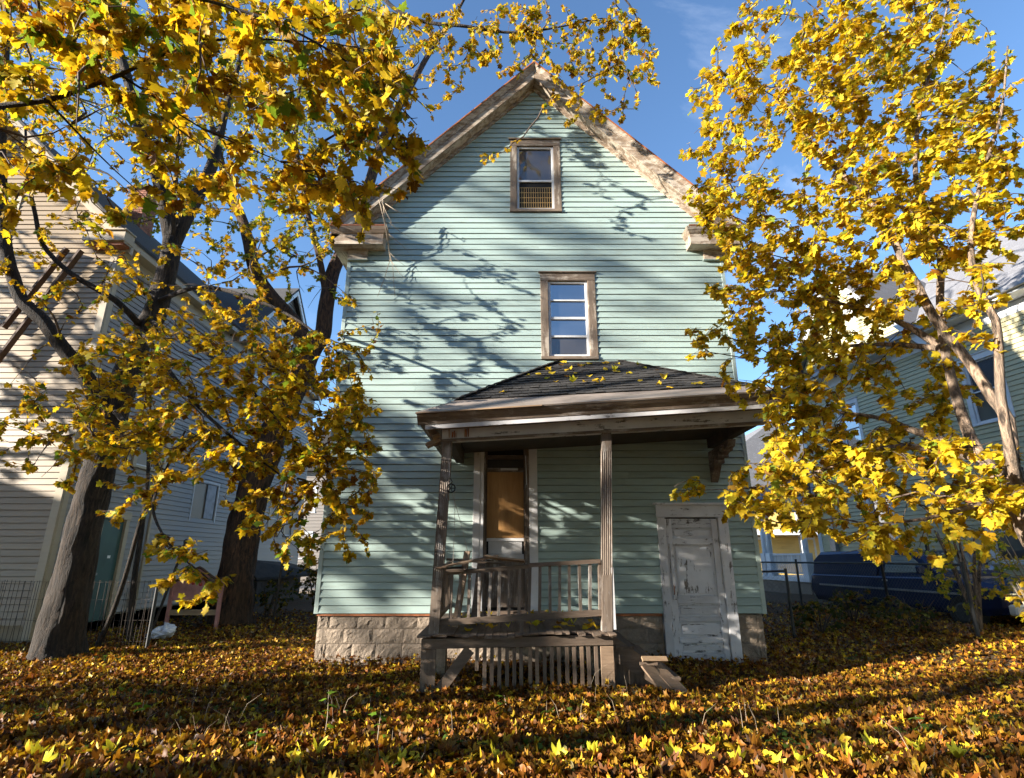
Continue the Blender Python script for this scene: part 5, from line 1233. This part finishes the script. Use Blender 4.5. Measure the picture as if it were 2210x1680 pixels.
# tree behind, left of the green house
b2 = at(497, 1350, 14.5); b2.z = 0
T2 = [dict(p=px([(497, 1362, 14.5), (503, 1300, 14.5), (525, 1150, 14.5), (556, 1030, 14.5), (605, 900, 14.5), (650, 800, 14.5), (672, 745, 14.5)]), r=[.52, .44, .39, .37, .35, .33, .31]),
      dict(p=px([(670, 750, 14.5), (628, 689, 14.5), (582, 635, 14.4), (549, 582, 14.3), (535, 517, 14.2), (520, 467, 14.2), (495, 413, 14.1), (470, 320, 14.0), (440, 200, 13.9), (410, 60, 13.8)]), r=[.24, .21, .19, .17, .155, .14, .12, .09, .06, .03]),
      dict(p=px([(672, 755, 14.5), (696, 725, 14.6), (704, 660, 14.6), (718, 589, 14.6), (745, 530, 14.6), (790, 420, 14.7), (820, 320, 14.8), (855, 243, 14.8), (890, 180, 14.8), (930, 110, 14.8), (990, 20, 14.8), (1040, -80, 14.8)]), r=[.25, .23, .22, .20, .19, .17, .15, .13, .11, .08, .05, .03]),
      dict(p=px([(705, 650, 14.6), (690, 560, 14.2), (660, 440, 14.0), (640, 300, 13.8), (650, 150, 13.6), (660, 0, 13.5)]), r=[.10, .085, .07, .055, .04, .02]),
      dict(p=px([(820, 320, 14.8), (800, 220, 14.4), (770, 110, 14.0), (750, -10, 13.8)]), r=[.08, .06, .04, .02]),
      dict(p=px([(740, 535, 14.6), (700, 480, 15.0), (620, 420, 15.2), (560, 330, 15.3)]), r=[.06, .045, .03, .015])]
tips2 = cloud([(720, 200, 14.3, 280, 230, 1.6, 600), (560, 330, 14.2, 230, 240, 1.5, 380), (900, 200, 14.6, 140, 150, 1.2, 100), (700, 470, 14.4, 140, 90, .9, 80), (640, 600, 14.3, 130, 80, .8, 46), (330, 130, 14.0, 320, 190, 1.5, 420), (1000, 60, 14.5, 130, 80, 1.0, 70), (100, 130, 13.6, 170, 180, 1.2, 110), (250, 420, 13.8, 200, 120, 1.0, 60)])
tree('maple_tree', 'tall forked brown tree growing between the beige house and the green house', b2, T2, tips2, 'green', M['barkred'], leaf=M['leafclean'], per=20, hi=False, lsize=(.065, .10), twigr=.006, bare=.18, tlen=1.0)

# saplings by the side door
for (lab, pts, r) in (('thin crooked sapling leaning beside the green side door', [(205, 1395, 10.7), (240, 1330, 10.7), (275, 1230, 10.6), (305, 1120, 10.5), (335, 1060, 10.4), (370, 990, 10.2), (400, 930, 10.0)], .05),
                      ('straight thin sapling standing before the beige house window', [(285, 1350, 11.6), (290, 1250, 11.6), (305, 1150, 11.6), (318, 1040, 11.6), (322, 930, 11.6), (325, 840, 11.5)], .06)):
    P = px(pts); z = P[0][2]; bs = Vector((P[0][0], P[0][1], 0)); P[0] = (bs.x, bs.y, -.05)
    tree('sapling', lab, bs, [dict(p=P, r=list(np.linspace(r, r * .35, len(P))))], cloud([(pts[-1][0], pts[-1][1] + 40, pts[-1][2] - .2, 70, 70, .3, 10)]), 'amber', M['bark'], per=7, hi=False)

# trees out to the left: the ones whose shade lies over the yard and the facade
def yard_tree(lab, x, y, h, r, tl, per, seed, bare=.0, th=.3, lean=0.0):
    rs = np.random.default_rng(seed); limbs = [dict(p=[(x, y, -.1), (x + .1, y + lean * .3, h * .3), (x - .1, y + .1 + lean * .6, h * .6), (x, y + lean, h * .92)], r=[th, th * .8, th * .55, th * .15])]
    for k in range(7):
        a = k * .9 + rs.uniform(0, .5); z = h * rs.uniform(.3, .6); q = r * rs.uniform(.6, .9)
        limbs.append(dict(p=[(x, y, z), (x + math.cos(a) * q * .45, y + math.sin(a) * q * .45, z + h * .14), (x + math.cos(a) * q, y + math.sin(a) * q, z + h * .32)], r=[th * .4, th * .26, th * .07]))
    tree('maple_tree', lab, Vector((x, y, 0)), limbs, ball(tl), 'gold', M['bark'], leaf=M['leafclean'], per=per, hi=False, lsize=(.13, .21), twigr=.008, bare=bare)
yard_tree('very tall half-bare maple far out in the left yards, out of the view', -30.0, -1.8, 21, 5.0, [(-30, -1.8, 15.4, 3.5, 3.6, 5.2, 210)], 14, 3, .1, .26, -2.0)
yard_tree('broad maple in the left neighbour yard, out of the view', -18.0, .6, 12.5, 3.4, [(-18, 1.7, 5.2, 2.6, 1.0, 1.3, 80), (-18, 3.6, 7.3, 2.4, 1.1, 1.9, 85), (-18, -2.6, 7.5, 2.2, 1.6, 1.1, 60)], 14, 5, .0)
yard_tree('slender maple before the beige house, out of the view', -16.5, 7.6, 12, 3.2, [(-16.5, 7.9, 8.4, 2.8, 2.2, 3.8, 130)], 11, 8, .1, .16)
sh_ = empty('shade_shed', (-24.5, 7.2, 0)); tag(sh_, 'unseen grey timber garage added left of the beige house to shade its front', 'garage')  # unseen building, added to shade the lower front of the beige house
box('wall', -27, -22, 5.4, 9.4, 0, 4.4, M['greysid'], sh_); MB().sweep([(-27.3, 5.1, 4.4), (-21.7, 5.1, 4.4), (-24.5, 5.1, 7.4)], [(-27.3, 9.7, 4.4), (-21.7, 9.7, 4.4), (-24.5, 9.7, 7.4)]).build('roof', M['roof'], sh_)
box('garage_door', -21.998, -21.95, 6.2, 8.6, .05, 2.4, M['whitetrim'], sh_)
def fill_block_tree(lab, x, y, h, r, n, seed):  # unseen dense crowns added behind the camera to cut sky fill on the facade
    rs = np.random.default_rng(seed); limbs = [dict(p=[(x, y, -.1), (x, y, h * .3), (x + .1, y, h * .9)], r=[.35, .28, .06])]
    for k in range(6):
        a = k * 1.05; limbs.append(dict(p=[(x, y, h * .25), (x + math.cos(a) * r * .5, y + math.sin(a) * r * .5, h * .45), (x + math.cos(a) * r * .8, y + math.sin(a) * r * .8, h * .7)], r=[.13, .09, .03]))
    tree('sky_block_tree', lab, Vector((x, y, 0)), limbs, ball([(x, y, h * .55, r, r * .8, h * .42, n)]), 'dark', M['bark'], leaf=M['leafclean'], per=16, hi=False, lsize=(.45, .65), twigr=.012, tlen=1.2)
for (x_, y_, lab) in ((2.5, -4.6, 'dark leafy tree added unseen behind the viewer opposite the porch door to block sky light'), (11.0, -4.2, 'dark leafy tree added unseen behind the viewer towards the straw house to block sky light'), (-6.2, -5.4, 'dark leafy tree added unseen behind the viewer towards the beige house to block sky light'), (-15, -11, 'dark leafy tree added unseen at the far corner behind the viewer to block sky light'), (19.5, -2, 'dark leafy tree added unseen behind the viewer at the right boundary to block sky light')):
    fill_block_tree(lab, x_, y_, 10.5 if x_ == 2.5 else 17, 5.4, 260, int(x_ * 3 + 60))

# shrubs along the right fence
def shrub(lab, x, y, h, r, n, palname='bushy', per=10, stems=5, th=.018, lsz=(.05, .09), bark=M['twig'], grp=None):
    z = float(gz(x, y)); limbs = []
    for k in range(stems):
        a = rng.uniform(0, 6.28); q = r * rng.uniform(.3, .8)
        limbs.append(dict(name='stem', p=[(x, y, z - .05), (x + math.cos(a) * q * .4, y + math.sin(a) * q * .4, z + h * .45), (x + math.cos(a) * q, y + math.sin(a) * q, z + h * .9)], r=[th, th * .7, th * .3]))
    return tree('shrub', lab, Vector((x, y, z)), limbs, ball([(x, y, z + h * .6, r, r, h * .45, n)]), palname, bark, leaf=M['leafclean'], per=per, hi=False, lsize=lsz, twigr=.003, cat='shrub', group=grp, tlen=.4)
shrub('dark green bramble bush at the gate end of the chain-link fence', 6.3, 12.2, .7, .6, 36)
shrub('dark bramble bush against the fence in front of the pickup bed', 7.4, 12.9, .75, .7, 40)
shrub('dark bramble bush against the fence in front of the pickup cab', 7.6, 11.3, .7, .7, 40)
shrub('yellow-leaved bush with a forked pale trunk at the end of the right fence', 8.5, 10.9, 2.0, .9, 70, 'green', 10, 6, .05, (.05, .09), M['barkpale'])
shrub('leafy yellow-green bush with thin bare stems right of the forked trunk', 9.2, 10.2, 1.9, .9, 60, 'green', 9, 6, .02, (.05, .09), M['twigpale'])
shrub('orange-leaved weed clump at the foot of the right fence', 8.0, 9.0, 1.1, .45, 26, 'gold', 5, 6, .012, (.06, .09), M['twigpale'])
shrub('dark bush in the shaded gap behind the brown tree', -6.0, 18.0, 1.5, 1.0, 60)
shrub('dark bush beside the cellar hatch of the beige house', -7.0, 21.5, 1.6, 1.0, 60)
shrub('dark low bush at the foot of the brown tree in the shaded gap', -6.6, 16.0, 1.0, .8, 50)
# far trees behind the right gap
yard_tree('distant bright green tree seen past the right porch eave', 17, 52, 9, 4, [(17, 52, 6, 4, 3, 4, 150)], 30, 11)

# ------------------------------------------------------------------ leaf litter
def litter():
    N = 150000
    # density follows the view: near and middle ground thick, thinner out of sight
    Y = 3.6 + 14.5 * rng.beta(1.15, 2.0, N); X = rng.uniform(-1, 1, N) * (Y * 1.02 + 1.5) + .0
    ok = ~((X > HL - .05) & (X < HR + .05) & (Y > D - .06)) & ~((X > -1.0) & (X < 1.2) & (Y > 7.6) & (rng.random(N) < .75)) & (X > -11.5)
    dn_ = .5 + .5 * np.sin(X * 1.3 + 2 * np.sin(Y * .9)) * np.sin(Y * 1.7 + 1.5 * np.sin(X * .7 + 1)); ok &= rng.random(N) < .45 + .75 * dn_
    X, Y = X[ok], Y[ok]; N = len(X)
    size = rng.uniform(.034, .080, N) * (1 + .4 * np.clip((7.2 - Y) / 2.5, 0, 1)); Z = gz(X, Y) + rng.uniform(.006, .05, N)
    # drifts heaped against the foundation and porch
    Z += .10 * np.exp(-np.maximum(0, D - .1 - Y) / .22) * (X > HL) * (X < HR) * (Y < D) * rng.random(N) + .06 * np.exp(-np.abs(Y - 7.3) / .2) * (X > -1.2) * (X < 2.2) * rng.random(N)
    yaw = rng.uniform(0, 6.283, N); fwd = np.stack([np.cos(yaw), np.sin(yaw), rng.normal(0, .4, N)], -1); up = np.stack([rng.normal(0, .55, N), rng.normal(0, .55, N), np.ones(N)], -1)
    Rm = frames(fwd, up); pos = np.stack([X, Y, Z], -1); c = pal('litter', N)
    fold = rng.normal(.0, .75, N); curl = rng.normal(.2, 1.2, N)
    u, v, f = project(pos); inview = (u > 20) & (u < 2190) & (v < 1660) & (v > 1300)
    # the nearest, largest become single leaves
    big = np.argsort(-(size / f) * inview * (rng.random(N) < .25))[:195]; sing = np.zeros(N, bool); sing[big] = True
    protos = []
    for k in range(12):
        V = leaf_arrays(T_HI[:-3], np.zeros((1, 3)), np.eye(3)[None], np.ones(1), -.4, rng.normal(.0, .55, 1), rng.normal(.2, .8, 1))[0]
        cc = np.concatenate([np.repeat(pal('litter' if k % 2 else 'gold', 1), len(V), 0), np.ones((len(V), 1))], 1); protos.append(mesh_np('fallen_leaf', V, F_HI[:-1], cc, M['litter']))
    for i in big:
        o = bpy.data.objects.new('fallen_leaf', protos[int(rng.integers(12))]); col.objects.link(o)
        o.matrix_basis = mat4(Rm[i], size[i] * 1.15, pos[i] + np.array([0, 0, .02])); tag(o, 'curled yellow-brown maple leaf on top of the leaf-covered yard', 'leaf', 'fallen leaves on the yard')
    q = ~sing
    # nearest ones in full outline, the rest in simple outline
    near = q & (f < 6.2)
    far = q & ~near
    kind(leaves_mesh('leaf_litter', T_HI[:-3], F_HI[:-1], pos[near], Rm[near], size[near], c[near], M['litter'], None, -.4, fold[near], curl[near]), 'stuff')['label'] = 'thick carpet of fallen yellow and brown maple leaves in the foreground'
    kind(leaves_mesh('leaf_litter', T_GR, F_GR, pos[far], Rm[far], size[far], c[far], M['litter'], None, -.4, fold[far], curl[far]), 'stuff')['label'] = 'fallen leaves spread over the yard towards the houses'
    # leaves on the porch roof and the deck
    for k in range(46):
        t, s = rng.beta(1.3, 1.6), rng.uniform(.06, .94); A = AL.lerp(TL, t); B = AR.lerp(TR, t); p = A.lerp(B, s)
        n = (AR - AL).cross(TL - AL).normalized(); n = n if n.z > 0 else -n
        yaw = rng.uniform(0, 6.28); Rm_ = frames(np.array([[math.cos(yaw), math.sin(yaw) * .85, math.sin(yaw) * .5]]), np.array([np.array(n) + rng.normal(0, .15, 3)]))[0]
        o = bpy.data.objects.new('fallen_leaf', protos[int(rng.integers(12))]); col.objects.link(o)
        o.matrix_basis = mat4(Rm_, rng.uniform(.07, .12), np.array(p + n * .035)); tag(o, 'yellow maple leaf lying on the dark porch roof shingles', 'leaf', 'leaves on the porch roof')
    for k in range(52):
        x, y = rng.uniform(-1.0, 1.15), 7.55 + 1.9 * rng.beta(1, 1.6); yaw = rng.uniform(0, 6.28)
        Rm_ = frames(np.array([[math.cos(yaw), math.sin(yaw), rng.normal(0, .2)]]), np.array([[rng.normal(0, .3), rng.normal(0, .3), 1.0]]))[0]
        o = bpy.data.objects.new('fallen_leaf', protos[int(rng.integers(12))]); col.objects.link(o)
        o.matrix_basis = mat4(Rm_, rng.uniform(.07, .11), (x, y, .70 + .026 * (y - 7.3) + rng.uniform(0, .05))); tag(o, 'brown maple leaf lying on the porch floor behind the railing', 'leaf', 'leaves on the porch floor')
litter()

# weeds and dry stalks in the foreground
def weed(lab, u, v, n, h, palname='weed'):
    p = at(u, v, 1); d = ray(u, v); t = -CAM.z / d.z; p = CAM + d * t; z = float(gz(p.x, p.y)); root = empty('weed_plant', (p.x, p.y, z)); tag(root, lab, 'weed', 'green weeds among the fallen leaves')
    MB().tube([(p.x, p.y, z - .02), (p.x + .01, p.y, z + h * .5), (p.x + rng.uniform(-.04, .04), p.y + .01, z + h)], [.005, .004, .002], 5).build('stem', M['twigpale'], root, True)
    for k in range(n):
        f = lerp(.35, 1, k / max(1, n - 1)); a = k * 2.4; pos = np.array([[p.x, p.y, z + h * f]]); fw = np.array([[math.cos(a), math.sin(a), rng.uniform(-.5, .2)]])
        c = np.array([[.16, .30, .025]]) * rng.uniform(.7, 1.5)
        leaves_mesh('leaf', T_LO, F_LO, pos, frames(fw, np.array([[0, 0, 1.0]]) + rng.normal(0, .2, (1, 3))), np.array([rng.uniform(.06, .10)]), c, M['leafclean'], root, .3)
weed('leafy green weed seedling among the leaves left of the porch front', 545, 1638, 6, .22)
weed('tall green weed with drooping leaves near the front of the yard', 700, 1600, 6, .42)
weed('yellow-green weed sprouting through the leaves below the porch', 812, 1620, 5, .30)
weed('low green weed between the fallen leaves right of the yard centre', 1090, 1535, 5, .16)
weed('small green plant at the edge of the sunlit leaf patch', 300, 1560, 5, .18)
weed('single green seedling in the shaded leaves on the right', 1990, 1590, 5, .16)
def ground_weeds():
    P = []
    for k in range(34):
        u, v = rng.uniform(0, 2210), rng.uniform(1420, 1680); dd = ray(u, v); p = CAM + dd * (-CAM.z / dd.z)
        if HL - .2 < p.x < HR + .2 and p.y > 7.2: continue
        n = int(rng.integers(10, 46)); P.append(np.stack([p.x + rng.normal(0, .16, n), p.y + rng.normal(0, .10, n), np.zeros(n)], -1))
    P = np.concatenate(P); P[:, 2] = gz(P[:, 0], P[:, 1]) + rng.uniform(.02, .10, len(P)); N = len(P)
    yaw = rng.uniform(0, 6.28, N); Rm = frames(np.stack([np.cos(yaw), np.sin(yaw), rng.normal(.1, .4, N)], -1), np.array([0, 0, 1.]) + rng.normal(0, .4, (N, 3)))
    c = np.array([.06, .11, .018]) * rng.lognormal(0, .4, (N, 1))
    kind(leaves_mesh('ground_ivy', T_GR, F_GR, P, Rm, rng.uniform(.03, .065, N), c, M['leafclean'], None, -.4), 'stuff')['label'] = 'patches of low dark green ground ivy between the fallen leaves'
ground_weeds()
g = MB()
for k in range(60):
    cx = [(430, 1590), (480, 1560), (900, 1640), (1240, 1560), (1560, 1600), (1290, 1520), (2050, 1640), (700, 1560)][k % 8]
    u, v = cx[0] + rng.normal(0, 60), cx[1] + rng.normal(0, 22); d = ray(u, v); p = CAM + d * (-CAM.z / d.z); z = float(gz(p.x, p.y)); h = rng.uniform(.08, .34); a = rng.uniform(0, 6.28); l = h * rng.uniform(.2, 1.0)
    g.tube([(p.x, p.y, z), (p.x + math.cos(a) * l * .4, p.y + math.sin(a) * l * .4, z + h * .7), (p.x + math.cos(a) * l, p.y + math.sin(a) * l, z + h)], [.002, .0015, .0006], 3, False)
o = kind(g.build('dry_grass', M['twigpale']), 'stuff'); o['label'] = 'scattered dry grass stalks poking through the leaves'
